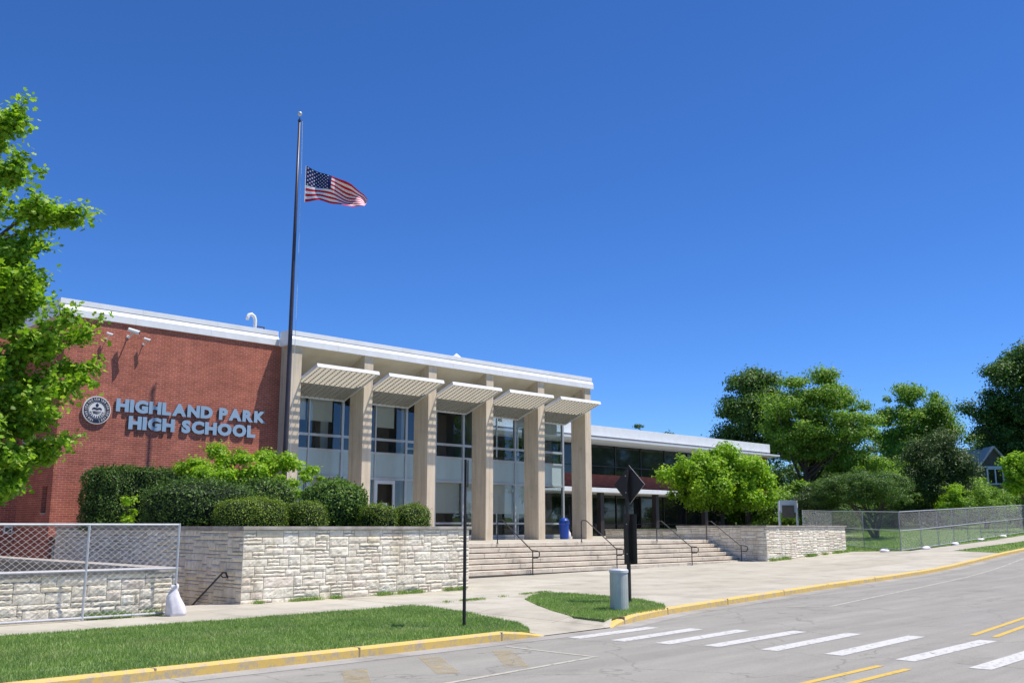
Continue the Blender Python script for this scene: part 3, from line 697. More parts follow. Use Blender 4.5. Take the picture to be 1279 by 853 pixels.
# curved white lamp on the west wall
t = thing('wall_lamp', (11.8, 35, 4.6), 'white curved wall bracket lamp on the shaded side of the brick corner', 'lamp')
m = MB(); m.prism([(11.84, 34.1, 4.52), (11.84, 34.1, 4.86), (11.84, 34.8, 4.72), (11.84, 35.6, 4.74), (11.84, 36.3, 4.95), (11.84, 36.3, 4.8), (11.84, 35.6, 4.56), (11.84, 34.8, 4.46)], (-.25, 0, 0)); m.build('shade', 'white', t)

# ------------------------------------------------------------------ wall sign lettering
def glyph_obj(ch, x, z, height, parent, k=1.0):
    cu = bpy.data.curves.new('letter', 'FONT'); cu.body = ch; cu.size = 1; cu.extrude = .04; cu.offset = .064; cu.resolution_u = 3
    ob = bpy.data.objects.new('tmp', cu); COL.objects.link(ob)
    dg = bpy.context.evaluated_depsgraph_get(); me = bpy.data.meshes.new_from_object(ob.evaluated_get(dg))
    bpy.data.objects.remove(ob)
    co = np.array([v.co[:] for v in me.vertices]); return me, co
def text_row(s, x0, x1, z0, z1, y, parent):
    items = []; cur = 0.
    for ch in s:
        if ch == ' ': cur += .34; continue
        me, co = glyph_obj(ch, 0, 0, 1, parent); mn, mx_ = co.min(0), co.max(0); wd = (mx_[0]-mn[0])
        items.append((me, co, cur, mn, mx_)); cur += wd+.05
    W = cur-.05; sx = (x1-x0)/W
    for me, co, c0, mn, mx_ in items:
        H = .729+.118
        new = np.empty_like(co)
        new[:, 0] = x0+(c0+co[:, 0]-mn[0])*sx
        new[:, 2] = z0+(co[:, 1]+.059)/H*(z1-z0)
        new[:, 1] = y+.045-(co[:, 2])*.6
        o0 = ORG[parent.name]; new -= np.array(o0)
        me.vertices.foreach_set('co', new.astype(np.float32).ravel()); me.materials.clear(); me.materials.append(M['letter']); me.materials.append(M['letterside']); me.update()
        mi = [0 if p.normal.y < -.9 or p.normal.y > .9 else 1 for p in me.polygons]; me.polygons.foreach_set('material_index', mi); me.update()
        o = bpy.data.objects.new('letter', me); COL.objects.link(o); o.parent = parent
        me.flip_normals() if False else None
t = thing('lettering_sign', (16.5, 33.7, 6.1), 'raised blue-grey capital letters reading HIGHLAND PARK on the brick wall', 'sign')
text_row('HIGHLAND PARK', 13.72, 19.6, 5.90, 6.37, 33.70, t)
t = thing('lettering_sign', (16.6, 33.7, 5.5), 'raised blue-grey capital letters reading HIGH SCHOOL, the lower row', 'sign')
text_row('HIGH SCHOOL', 14.2, 19.17, 5.31, 5.80, 33.70, t)
# seal
t = thing('round_seal', (13.07, 33.7, 5.88), 'round navy and white school seal left of the raised lettering', 'seal')
cx, cz, r0 = 13.07, 5.88, .48
def disc(m, r, y, th, k=48, c=(cx, cz), inner=0.):
    if inner:
        vs = []; 
        for rr in (inner, r):
            for yy in (y, y-th):
                for j in range(k): a = 2*math.pi*j/k; vs.append((c[0]+rr*math.cos(a), yy, c[1]+rr*math.sin(a)))
        fs = []
        for j in range(k):
            q = (j+1) % k
            fs += [(k+j, k+q, 3*k+q, 3*k+j), (j, 2*k+j, 2*k+q, q), (2*k+j, 3*k+j, 3*k+q, 2*k+q), (j, q, k+q, k+j)]
        m.add(vs, fs)
    else:
        m.prism([(c[0]+r*math.cos(2*math.pi*j/k), y, c[1]+r*math.sin(2*math.pi*j/k)) for j in range(k)], (0, -th, 0))
m = MB(); disc(m, r0, 33.79, .07); m.build('disc', 'cream', t)
m = MB(); disc(m, r0*.93, 33.7199, .006, inner=r0*.64); m.build('ring', 'navy', t)
m = MB(); disc(m, r0*.60, 33.7199, .006, inner=r0*.57); m.build('inner_ring', 'navy', t)
m = MB()
for k in range(30):                                   # the ring lettering, too small to read in the photo
    a = 2*math.pi*k/30; rr = r0*.785
    if k in (22, 23): continue
    ct = Vector((cx+rr*math.cos(a), 33.711, cz+rr*math.sin(a))); ra = Vector((math.cos(a), 0, math.sin(a))); ta = Vector((-math.sin(a), 0, math.cos(a)))
    m.obox(ct-ta*.016, ra, ta, (0, 1, 0), .042, .006, .003); m.obox(ct+ra*(.0 if k % 2 else .03), ra, ta, (0, 1, 0), .007, .009, .0028)
    if k % 3: m.obox(ct+ta*.016, ra, ta, (0, 1, 0), .042, .006, .0026)
m.build('ring_lettering', 'cream', t)
m = MB()
m.prism([(cx+a*r0, 33.7199, cz+b*r0) for a, b in ((-.34, .12), (-.2, .2), (0, .14), (.2, .2), (.34, .12), (.34, -.0), (.2, .06), (0, 0), (-.2, .06), (-.34, 0))], (0, -.006, 0))
m.prism([(cx+a*r0, 33.7199, cz+b*r0) for a, b in ((-.07, .22), (.07, .22), (.12, .4), (0, .5), (-.12, .4))], (0, -.006, 0))
for a0 in range(9):
    a = math.pi*(1.08+a0*.105); m.prism([(cx+r0*.34*math.cos(a), 33.7199, cz-.02+r0*.34*math.sin(a)), (cx+r0*.5*math.cos(a-.1), 33.7199, cz-.02+r0*.5*math.sin(a-.1)), (cx+r0*.5*math.cos(a+.1), 33.7199, cz-.02+r0*.5*math.sin(a+.1))], (0, -.006, 0))
for q in range(-3, 4):
    m.prism([(cx+q*.045-.012, 33.7199, cz-.03), (cx+q*.045+.012, 33.7199, cz-.03), (cx+q*.03+.008, 33.7199, cz-.15+abs(q)*.012), (cx+q*.03-.014, 33.7199, cz-.13)], (0, -.006, 0))
m.build('emblem', 'navy', t)

# ------------------------------------------------------------------ right wing
Wg = thing('school_wing', (60, 44, 1), 'long low wing with dark windows and thin white eaves right of the entrance', 'building')
m = MB(); m.box(38.25, 70.6, 42.0, 56, 7.78, 8.52); m.build('roof', 'white', Wg, bevel=.01)
m = MB(); m.box(38.25, 70.55, 41.98, 41.997, 7.79, 7.85); m.build('reveal', 'darkline', Wg)
m = MB(); m.prism([(38.25, 41.5, 7.55), (38.25, 41.5, 7.68), (38.25, 42.3, 7.77), (38.25, 56, 7.77), (38.25, 56, 7.45), (38.25, 42.3, 7.47)], (33.0, 0, 0)); m.build('eaves', 'greyw', Wg)
m = MB(); m.box(38.1, 70.0, 43.6, 56, 4.62, 5.45); m.build('brick_band', 'brick2', Wg)
m = MB(); m.box(38.1, 71.3, 42.0, 56, 4.18, 4.46); m.build('floor_slab', 'white', Wg, bevel=.01)
m = MB(); m.box(38.1, 70.0, 43.66, 43.7, 5.46, 7.46); wd = m.build('window', 'darkglass', Wg)
m = MB()
for k in range(12): xx = 38.6+k*2.85; m.box(xx-.03, xx+.03, 43.6, 43.655, 5.47, 7.45)
m.box(38.1, 70, 43.61, 43.65, 6.0, 6.05); m.build('frame', 'darkmetal', wd)
m = MB(); m.box(38.1, 70.0, 46.0, 46.05, 1.3, 4.18); wd = m.build('window', 'darkglass', Wg)
m = MB()
for k in range(12): xx = 38.6+k*2.85; m.box(xx-.04, xx+.04, 45.93, 45.99, 1.34, 4.17)
m.box(38.1, 70, 45.94, 45.98, 2.1, 2.16); m.build('frame', 'darkmetal', wd)
m = MB(); m.box(70.0, 70.8, 42.4, 56, 4.47, 7.44); m.box(70.0, 70.8, 51, 56, 1.3, 4.17); m.box(38.1, 69.9, 55.8, 56, 0, 7.4); m.build('end_wall', 'brick2', Wg)
for xx in (44, 50, 56, 62, 68):
    m = MB(); m.box(xx, xx+.35, 42.6, 42.95, 1.3, 4.17); m.build('column', 'darkmetal', Wg)
# west wing (behind the leafy tree on the left), set back and one storey down
Ww = thing('school_wing', (0, 40, 0), 'lower brick wing with dark openings between brick piers left of the brick corner', 'building')
m = MB(); m.box(-14.5, 11.8, 37.5, 50, 4.6, 8.4); m.box(-14.5, 11.8, 37.45, 38.6, 8.401, 8.7); m.build('upper_wall', 'brick', Ww)
m = MB(); m.box(-14.5, 11.8, 38.0, 38.1, -1.6, 4.599); m.build('window', 'darkglass', Ww)
for x0_ in (11.38, 7.4, 3.4, -.6, -4.6, -8.6, -12.6):
    m = MB(); m.box(x0_, x0_+.45, 37.12, 37.99, -1.6, 4.598); m.build('pier', 'brick', Ww)

t = thing('wall_notice', (11.6, 37.1, 1.85), 'small white notice plate on the brick pier at the far left', 'sign')
m = MB(); m.box(11.5, 11.78, 37.07, 37.11, 1.72, 2.0); m.build('plate', 'white', t)
m = MB(); m.box(11.54, 11.74, 37.064, 37.069, 1.76, 1.92); m.build('symbol', 'siding', t)
# ------------------------------------------------------------------ flagpole and flag
FPX, FPY = 18.5, 30.4
t = thing('flagpole', (FPX, FPY, 1.8), 'tall dark tapered flagpole with ball top in front of the brick wall', 'flagpole')
zt = 17.35
m = MB(); m.tube([(FPX, FPY, 1.7), (FPX, FPY, 5), (FPX, FPY, 9), (FPX, FPY, 13), (FPX, FPY, zt-.3)], [.088, .086, .076, .062, .046], 16); m.build('pole', 'pole', t, smooth=True)
m = MB(); m.lathe((FPX, FPY, zt-.3), [(.065, 0), (.065, .05), (.025, .06), (.025, .14)], 12); m.build('truck', 'pole', t)
m = MB(); m.lathe((FPX, FPY, zt-.08), [(.085*math.sin(math.pi*i/10)+.001, .085-.085*math.cos(math.pi*i/10)) for i in range(11)], 16); m.build('ball', 'galv', t, smooth=True)
m = MB(); m.tube([(FPX+.09, FPY-.06, zt-.3), (FPX+.12, FPY-.08, 15.3), (FPX+.15, FPY-.1, 10), (FPX+.15, FPY-.1, 3)], .008, 5); m.build('halyard', 'greyw', t)
m = MB(); m.lathe((FPX, FPY, 1.75), [(.2, 0), (.2, .03), (.13, .1), (.095, .12)], 16); m.build('base', 'pole', t)
rv = Vector((.7142, -.6999, 0)); fv = Vector((.6999, .7142, 0))
FZ = 15.28
def flagp(u, v, o=0):        # u 0..1 along the fly, v 0..1 down the hoist
    lat = .20 + 2.36*u
    top = np.interp(u, [0, .12, .42, .75, .93, 1], [0, -.14, -.42, -.72, -1.0, -1.24])
    bot = np.interp(u, [0, .25, .5, .8, 1], [-1.42, -1.40, -1.47, -1.62, -1.66])
    z = top + (bot-top)*v
    fold = .16*math.sin(u*8.5+v*2.6+.4)*min(1, u*3) + .10*math.sin(u*15-v*4)*min(1, u*2) + .30*u*math.sin(v*3.0+.3)
    z += .02*math.sin(u*13+v*5)*u
    return Vector((FPX+.1, FPY-.07, FZ)) + rv*(lat-.12*u*abs(math.sin(v*2+.5))) + fv*(fold+o) + Vector((0, 0, z))
NU, NV = 60, 52; m = MB(); vs = [flagp(i/NU, j/NV) for j in range(NV+1) for i in range(NU+1)]
fs = []; mi = []
for j in range(NV):
    for i in range(NU):
        fs.append((j*(NU+1)+i, j*(NU+1)+i+1, (j+1)*(NU+1)+i+1, (j+1)*(NU+1)+i))
        st = j//4
        mi.append(2 if (i < NU*.42 and st < 7) else (0 if st % 2 == 0 else 1))
m.v = [tuple(p) for p in vs]; m.f = fs; m.mi = mi
fl = m.build('flag', ['red', 'fwhite', 'fblue'], None, (FPX+.2, FPY-.1, FZ), smooth=True)
tag(fl, 'stars and stripes flag flying at half mast from the dark flagpole', 'flag')
m = MB()
for r in range(9):
    n = 6 if r % 2 == 0 else 5
    for k in range(n):
        u = (.035 + (k + (0 if r % 2 == 0 else .5))*.07)*.97; v = (r+.7)/9.4*.54
        for side in (-.012, .012):
            ct = flagp(u, v, side); du = flagp(u+.01, v, side)-ct; dv = flagp(u, v-.01, side)-ct
            du = du/.01/2.12; dv = dv/.01/1.4; dv = dv*1.0
            pts = []
            for q in range(10):
                rr = .034 if q % 2 == 0 else .015; a = math.pi/2+q*math.pi/5
                pts.append(ct + du*rr*math.cos(a) + dv*rr*math.sin(a)*1.1)
            m.add(pts, [tuple(range(10))])
m.build('star_field', 'fwhite', fl)
m = MB(); m.tube([flagp(0, j/8)-rv*.01 for j in range(9)], .014, 6); m.build('hem', 'fwhite', fl)

# ------------------------------------------------------------------ street signs and marker
def sheared_sign(): pass
t = thing('sign_post', (12.34, 13.85, .13), 'thin dark brown sign post on the grass verge, its small plate seen edge-on', 'sign')
m = MB(); m.tube([(12.34, 13.85, -.2), (12.34, 13.85, 3.2)], .024, 10); m.build('post', 'brownpost', t)
d = Vector((.645, .764, 0)); nn = Vector((.764, -.645, 0)); m = MB(); m.obox((12.34+nn.x*.045, 13.85+nn.y*.045, 2.93), d, nn, (0, 0, 1), .19, .006, .25); m.build('plate', 'brownpost', t)
m = MB(); m.tube([(12.34, 13.85, .1), (12.34, 13.85, 2.15)], .032, 10); m.build('sleeve', 'brownpost', t)
t = thing('diamond_sign', (18.68, 15.05, .13), 'dark brown diamond warning sign seen from behind, above a tall narrow plate on one post', 'sign')
m = MB(); m.box(18.64, 18.71, 15.03, 15.10, -.2, 3.30); m.build('post', 'brownpost', t, bevel=.004)
hs = .47
m = MB(); m.prism([(18.75, 15.06-hs, 2.95), (18.75, 15.06, 2.95-hs), (18.75, 15.06+hs, 2.95), (18.75, 15.06, 2.95+hs)], (.006, 0, 0)); dm = m.build('diamond_plate', 'brownpost', t)
m = MB(); m.prism([(18.7575, 15.06-hs, 2.95), (18.7575, 15.06, 2.95-hs), (18.7575, 15.06+hs, 2.95), (18.7575, 15.06, 2.95+hs)], (.008, 0, 0)); m.build('diamond_face', 'silver', dm)
m = MB(); m.box(18.75, 18.756, 14.86, 15.26, 1.07, 2.25); m.build('lower_plate', 'brownpost', t)
m = MB()
for z in (1.3, 2.0, 2.75, 3.15): m.lathe((18.62, 15.06, z), [(.012, 0), (.012, .02)], 8)
m.build('bolt', 'silver', t)
t = thing('utility_marker', (17.0, 14.0, .13), 'short grey cylinder utility pedestal with pale cap on the grass at the kerb', 'bollard')
m = MB(); m.lathe((17.0, 14.0, .1), [(.205, 0), (.2, .3), (.2, .8), (.195, .86)], 28); m.build('body', 'greycyl', t, smooth=False)
m = MB(); m.lathe((17.0, 14.0, .962), [(.212, 0), (.212, .05), (.19, .075), (.05, .085)], 28); m.build('cap', 'capgrey', t)

# blue bin on the terrace
t = thing('recycling_bin', (36.35, 33.4, 1.34), 'dark blue plastic bin with domed lid on the terrace by the last fin', 'bin')
m = MB(); bx, by = 36.32, 33.35
m.lathe((bx, by, 1.34), [(.2, 0), (.215, .03), (.25, .72), (.255, .74)], 20); m.build('body', 'blue', t)
m = MB(); m.lathe((bx, by, 2.085), [(.27, 0), (.27, .06), (.25, .16), (.19, .25), (.08, .3)], 20); m.build('lid', 'blue', t, smooth=False)
m = MB(); m.obox((bx-.05, by-.245, 2.19), (1, 0, 0), (0, 1, 0), (0, 0, 1), .1, .02, .045); m.build('slot', 'darkmetal', t)
t = thing('cone_sack', (36.75, 33.3, 1.34), 'small pale sack slumped beside the blue bin', 'sack')
m = MB(); m.lathe((36.82, 33.55, 1.34), [(.12, 0), (.16, .08), (.14, .3), (.05, .42), (.07, .47)], 12); m.build('sack_body', 'bag', t, smooth=True)

# ------------------------------------------------------------------ chain link fences
def mesh_wires(mb, p0, p1, z0f, z1f, pitch, r):
    """diagonal wires both ways in the vertical panel p0-p1, top and bottom heights as functions of s"""
    p0 = Vector(p0); p1 = Vector(p1); L = (p1-p0).length; d = (p1-p0)/L; n = Vector((-d.y, d.x))
    H = z1f(0)-z0f(0); k = -int(H*1.3/pitch)-1
    V = []
    while k*pitch < L:
        for sgn in (1, -1):
            s0 = k*pitch; HS = H*1.3; s1 = s0+HS
            a, b = (0., 1.) 
            if s0 < 0: a = -s0/HS
            if s1 > L: b = (L-s0)/HS
            if a >= b: continue
            ends = []
            for q in (a, b):
                ss = s0+HS*q; hq = q if sgn == 1 else 1-q; ss = max(0, min(L, ss))
                ends.append(Vector((p0.x+d.x*ss, p0.y+d.y*ss, z0f(ss)+(z1f(ss)-z0f(ss))*hq)))
            mb.tube([ends[0], ends[1]], r, 3, cap=False)
        k += 1
def fence_panel(name, p0, p1, g0, g1, H, label, group, pitch=.11, r=.0028, midrail=True, pr=.024, mids=0, slats=False):
    """p0,p1 ground points, g0,g1 ground heights"""
    c = ((p0[0]+p1[0])/2, (p0[1]+p1[1])/2, (g0+g1)/2); t = thing(name, c, label, 'fence', group)
    L = (Vector(p1)-Vector(p0)).length; zb = lambda s: g0+(g1-g0)*s/L+.06; ztp = lambda s: g0+(g1-g0)*s/L+H
    m = MB(); mesh_wires(m, p0, p1, zb, ztp, pitch, r); m.build('wire_mesh', 'wire', t)
    at = lambda s, z: (p0[0]+(p1[0]-p0[0])*s/L, p0[1]+(p1[1]-p0[1])*s/L, z)
    for s in [0]+[L*(k+1)/(mids+1) for k in range(mids)]+[L]:
        m = MB(); m.tube([at(s, zb(s)-.05), at(s, ztp(s)+(.03 if s in (0, L) else 0))], pr, 8); m.build('post', 'galv', t)
    m = MB(); m.tube([at(0, ztp(0)), at(L, ztp(L))], pr*.9, 8); m.build('top_rail', 'galv', t)
    m = MB(); m.tube([at(0, zb(0)), at(L, zb(L))], pr*.9, 8); m.build('bottom_rail', 'galv', t)
    if midrail: m = MB(); m.tube([at(0, (zb(0)+ztp(0))/2), at(L, (zb(L)+ztp(L))/2)], pr*.8, 8); m.build('middle_rail', 'galv', t)
    if slats: pass
    return t
fence_panel('chain_link_panel', (5.9, 20.0), (9.68, 20.0), .13, .13, 1.86, 'nearest chain link panel with white bottom rail in front of the low stone wall', None, .15, .0027, mids=1, pr=.027)
fence_panel('chain_link_panel', (2.0, 20.0), (5.84, 20.0), .13, .13, 1.86, 'chain link panel cut off by the left edge of the picture', None, .15, .0027, mids=1, pr=.027)
# long fence on the right around the lawn
FP = [(44.7, 25.9), (48.7, 21.8+.15), (51.6, 22.05), (54.5, 22.35), (57.5, 22.7), (60.5, 23.05), (63.5, 23.4), (67, 23.8), (70.5, 24.25), (74.5, 24.7), (78.5, 25.3), (82.5, 26), (87, 26.8), (92, 27.8), (97, 28.8)]
names = ['chain link panel facing the plaza at the right end of the stone planter, with orange-green lawn behind', ]
gf = 'chain link panels around the right lawn'
ords = ['first', 'second', 'third', 'fourth', 'fifth', 'sixth', 'seventh', 'eighth', 'ninth', 'tenth', 'eleventh', 'twelfth', 'thirteenth', 'fourteenth']
A_, B_ = (49.2, 21.6), (46.4, 27.2)
# front return: from the corner towards upper left, beside the planter end
fence_panel('chain_link_panel', (51.5, 25.15), (49.0, 22.0), land_z(51.5), land_z(49), 1.95, 'chain link panel running back from the fence corner towards the stone planter end', gf, .17, .0028, midrail=True, pr=.025)
pts = [(49.0, 22.0)] + FP[2:]
for i in range(len(pts)-1):
    a_, b_ = pts[i], pts[i+1]
    fence_panel('chain_link_panel', a_, b_, land_z(a_[0]), land_z(b_[0]), 1.95, ords[i]+' chain link panel from the planter along the path on the right', gf, .20+i*.006, .0028, pr=.025)
bk = [(51.5, 25.15), (54, 28.3), (57, 30.9), (60, 33.5)]
for i in range(3):
    fence_panel('chain_link_panel', bk[i], bk[i+1], land_z(bk[i][0]), land_z(bk[i+1][0]), 1.95, ['nearest', 'middle', 'farthest'][i]+' of the chain link panels receding behind the stone planter end', 'chain link panels behind the planter', .2, .0024, pr=.025)
# sandbags
def sack(x, y, z, w, l, h, label, upright=False, group='white sandbags at the foot of the fence'):
    t = thing('sandbag', (x, y, z), label, 'sandbag', group); m = MB(); rr = random.Random(int(x*97)); n = 12; k = 14
    if upright:
        prof = [(0.20, 0), (.215, .06), (.18, .22), (.13, .38), (.085, .48), (.055, .53), (.07, .57), (.10, .63)]
        m.lathe((x, y, z), prof, 18)
        m.v = [(x+(a-x)*(1+.16*math.sin(5*math.atan2(b-y, a-x)+3*(c-z)))+(c-z)*-.16+.03*math.sin((c-z)*14)+rr.uniform(-.01, .01), y+(b-y)*.7*(1+.12*math.sin(4*math.atan2(b-y, a-x))), c+.03*math.sin(3*math.atan2(b-y, a-x))*min(1, (c-z)*4)) for a, b, c in m.v]
    else:
        prof = [(.02, 0), (.9, .02), (1., .25), (.9, .6), (.6, .9), (.1, 1.)]
        m.lathe((0, 0, 0), prof, 16)
        m.v = [(x+a*l+rr.uniform(-.02, .02), y+b*w+rr.uniform(-.02, .02), z+c*h*(1+.25*math.sin(a*5+x))) for a, b, c in m.v]
    m.build('sack_cloth', 'bag', t, smooth=True)
    return t
sack(9.62, 19.78, .135, .2, .2, .6, 'upright tied white bag leaning at the end of the near chain link panel', True, None)
rv2 = random.Random(5)
for (x, y, l) in ((48.35, 22.55, 'grey-white pair-sized sandbag at the fence corner by the plaza'), (51.3, 21.7, 'white sandbag just right of the fence corner'), (56.3, 22.2, 'flat white sandbag third along the fence foot'), (62.0, 22.9, 'white sandbag fourth along the fence foot'), (67.5, 23.5, 'smallest farthest white sandbag along the fence foot')):
    sack(x, y, land_z(x), .18, .42, .13, l)

# ------------------------------------------------------------------ foliage
rng = np.random.default_rng(7)
def unit(v): return v/np.maximum(1e-9, np.linalg.norm(v, axis=-1, keepdims=True))
def leaf_quads(P, Nn, size, asp=.62):
    n = len(P); a = unit(np.cross(Nn, rng.normal(size=(n, 3)))); b = np.cross(Nn, a); s = size[:, None]
    fold = Nn*s*.14
    return np.stack([P-a*s*.5, P+b*s*.5*asp+fold, P+a*s*.55, P-b*s*.5*asp+fold], axis=1)
def star_leaves(P, Nn, size):
    """maple-like: hexagonal leaf with pointed lobes (8-gon)"""
    n = len(P); a = unit(np.cross(Nn, rng.normal(size=(n, 3)))); b = np.cross(Nn, a); s = size[:, None]
    out = []
    for q, (x, y) in enumerate([(-.45, 0), (-.3, .42), (.02, .2), (.12, .5), (.55, 0), (.12, -.5), (.02, -.2), (-.3, -.42)]):
        out.append(P + a*s*x + b*s*y + Nn*s*(.12*abs(y)-.05))
    return np.stack(out, axis=1)
def clump_points(c, r, n, flat=.65, up=.5):
    d = unit(rng.normal(size=(n, 3))); rad = np.abs(rng.normal(.72, .30, n))
    P = c + d*rad[:, None]*r*np.array([1, 1, flat])
    Nn = unit(d*.6 + np.array([0, 0, up]) + rng.normal(size=(n, 3))*.45)
    return P, Nn
def crown_clumps(c, rad, nc, cr, inner=.35, seedshape=1.0, bottom=-1):
    C = []; tries = 0
    while len(C) < nc and tries < nc*60:
        tries += 1
        d = unit(rng.normal(size=3)); f = rng.uniform(inner, 1.)**.7
        p = d*f
        if p[2] < bottom: continue
        q = np.array(c)+p*np.array(rad)
        if all(np.linalg.norm((q-o)/np.array([1, 1, .8])) > cr*.62 for o in C): C.append(q)
    return C
LEAF_N = 1.9; LEAF_S = .72
def tree(name, label, cat, base, crown_c, rad, nc, cr, nleaf, lsize, mat, trunk_r, group=None, flat=.6, multi=1, trunk_top=None, star=False, extra=None, bottom=-1, lean=(0, 0), limbs=14):
    t = thing(name, base, label, cat, group)
    if not star: nleaf = int(nleaf*LEAF_N); lsize = lsize*LEAF_S
    nc = int(nc*1.8); cr = cr*.74
    C = crown_clumps(crown_c, rad, nc, cr, bottom=bottom)
    if extra: C += [np.array(e) for e in extra]
    Ps, Ns = [], []
    for c in C:
        r = cr*rng.uniform(.45, 1.35); P, Nn = clump_points(c, r, int(nleaf/len(C)*(r/cr)**2), flat*rng.uniform(.8, 1.3)); Ps.append(P); Ns.append(Nn)
    P = np.concatenate(Ps); Nn = np.concatenate(Ns); sz = lsize*rng.uniform(.6, 1.25, len(P))
    Q = star_leaves(P, Nn, sz) if star else leaf_quads(P, Nn, sz)
    npmesh('crown', Q, Q.shape[1], mat, t)
    b = Vector(base); cc = Vector(crown_c); m = MB()
    top = cc + Vector((0, 0, rad[2]*.45)) if trunk_top is None else Vector(trunk_top)
    for q in range(multi):
        b0 = b + Vector((rng.uniform(-.15, .15), rng.uniform(-.15, .15), -.1)) if multi > 1 else b+Vector((0, 0, -.1))
        tp = top + (Vector((rng.uniform(-1, 1)*rad[0]*.5, rng.uniform(-1, 1)*rad[1]*.5, 0)) if multi > 1 else Vector((0, 0, 0)))
        pts = [b0.lerp(tp, k/6) + Vector((math.sin(k*1.3+q)*.05*trunk_r*4, math.cos(k*1.7+q)*.05*trunk_r*4, 0)) for k in range(7)]
        m.tube(pts, [trunk_r*(1.25 if k == 0 else 1-.13*k) for k in range(7)], 8)
    idx = rng.permutation(len(C))[:limbs]
    for i in idx:
        c = Vector(C[i]); f = rng.uniform(.15, .7); s0 = b.lerp(top, max(.3, f)); 
        if s0.z > c.z: s0.z = max(b.z+.35*(top.z-b.z), c.z-.4)
        mid = s0.lerp(c, .5)+Vector((0, 0, -.08*(c-s0).length))
        m.tube([s0, mid, c], [trunk_r*.42, trunk_r*.26, trunk_r*.08], 6)
    m.build('trunk', 'bark', t)
    return t
def near_leafy(name, label, base, sprays, mat, trunk_r, top):
    """close tree built of leafy sprays along real twigs"""
    t = thing(name, base, label, 'tree'); b = Vector(base); top = Vector(top); m = MB()
    m.tube([b+Vector((0, 0, -.1))]+[b.lerp(top, k/6)+Vector((.04*math.sin(k*2), .04*math.cos(k), 0)) for k in range(1, 7)], [trunk_r*(1.3-.19*k) for k in range(7)], 10)
    Ps, Ns = [], []
    for (e, th, n) in sprays:
        e = Vector(e); s0 = b.lerp(top, 0); zz = max(b.z+1.3, min(top.z-.2, e.z-.9*(Vector((e.x-b.x, e.y-b.y)).length)*.55)); f = (zz-b.z)/(top.z-b.z); s0 = b.lerp(top, f)
        mid = s0.lerp(e, .55)+Vector((0, 0, .06*(e-s0).length)); path = [s0, s0.lerp(mid, .5)+Vector((0, 0, .03)), mid, mid.lerp(e, .5), e]
        m.tube(path, [trunk_r*.35, trunk_r*.28, trunk_r*.2, trunk_r*.12, .006], 6)
        for q_ in range(5):
            f = rng.uniform(.4, .95); qq = f*4; i = min(3, int(qq)); p = path[i].lerp(path[i+1], qq-i); dv = (path[4]-path[0]).normalized()*rng.uniform(.12, .3)+Vector((rng.normal()*.12, rng.normal()*.12, rng.uniform(-.05, .2)))
            m.tube([p, p+dv*.5, p+dv], [.008, .005, .003], 5, cap=False)
            P = np.array(p)+np.array(dv)*rng.uniform(.3, 1.12, (34, 1))+rng.normal(size=(34, 3))*.055; Ps.append(P); Ns.append(unit(rng.normal(size=(34, 3))*.6+np.array([0, 0, .8])))
        K = int(n/48)
        for k in range(K):
            f = rng.uniform(.32, 1.0)**.8; q = f*4; i = min(3, int(q)); p = path[i].lerp(path[i+1], q-i)
            w = th*(1.15-.75*f); off = Vector((rng.normal()*w*.6, rng.normal()*w*.6, rng.normal()*w*.42)); c = p+off
            m.tube([p, p.lerp(c, .5)+Vector((0, 0, -.02)), c], [.008, .006, .003], 4, cap=False)
            cr = rng.uniform(.09, .22); nn = 66
            P = np.array(c)+rng.normal(size=(nn, 3))*np.array([cr, cr, cr*.5])*.75
            # drooping leaves
            Nn = unit(rng.normal(size=(nn, 3))*.55+np.array([0, 0, .9])+(P-np.array(c))*1.2)
            Ps.append(P); Ns.append(Nn)
    P = np.concatenate(Ps); Nn = np.concatenate(Ns); Q = star_leaves(P, Nn, rng.uniform(.045, .10, len(P)))
    npmesh('crown', Q, Q.shape[1], mat, t); m.build('trunk', 'bark', t)
    return t

# street tree at the left edge, close to the camera
base = (4.0, 15.3, .14)
near = [(4.35, 14.55, 5.25, .3), (4.1, 14.7, 4.9, .34), (4.5, 14.9, 5.0, .3), (4.25, 14.2, 5.7, .3), (4.6, 14.4, 5.15, .26), (4.22, 14.84, 8.0, .17), (4.15, 14.41, 7.0, .22), (4.12, 15.44, 7.7, .18), (5.02, 14.32, 6.5, .2), (4.52, 14.05, 6.45, .34), (4.5, 14.44, 5.95, .26), (4.7, 14.88, 5.45, .26), (4.36, 13.93, 5.4, .42),
 (5.38, 14.12, 4.74, .27), (4.83, 13.6, 4.75, .36), (4.75, 14.05, 4.4, .36), (5.5, 14.4, 4.3, .25), (5.25, 13.85, 4.0, .26), (4.62, 13.75, 3.8, .36), (4.75, 14.2, 3.42, .3), (5.15, 14.32, 3.15, .22),
 (4.55, 14.0, 2.98, .3), (5.1, 14.7, 2.95, .24), (4.6, 14.5, 2.62, .26), (4.4, 14.2, 2.5, .24), (4.8, 15.3, 3.8, .34), (4.6, 15.5, 5.0, .36), (4.05, 14.2, 5.3, .4), (4.04, 15.3, 6.7, .36), (4.06, 14.2, 4.1, .4), (4.2, 14.6, 3.3, .4), (4.3, 15.0, 5.9, .4), (4.4, 14.6, 5.0, .4), (4.4, 14.7, 4.2, .4), (3.9, 13.6, 3.3, .35), (4.3, 13.8, 2.9, .3)]
sp = [((x, y, z), w*.45, 520) for x, y, z, w in near]
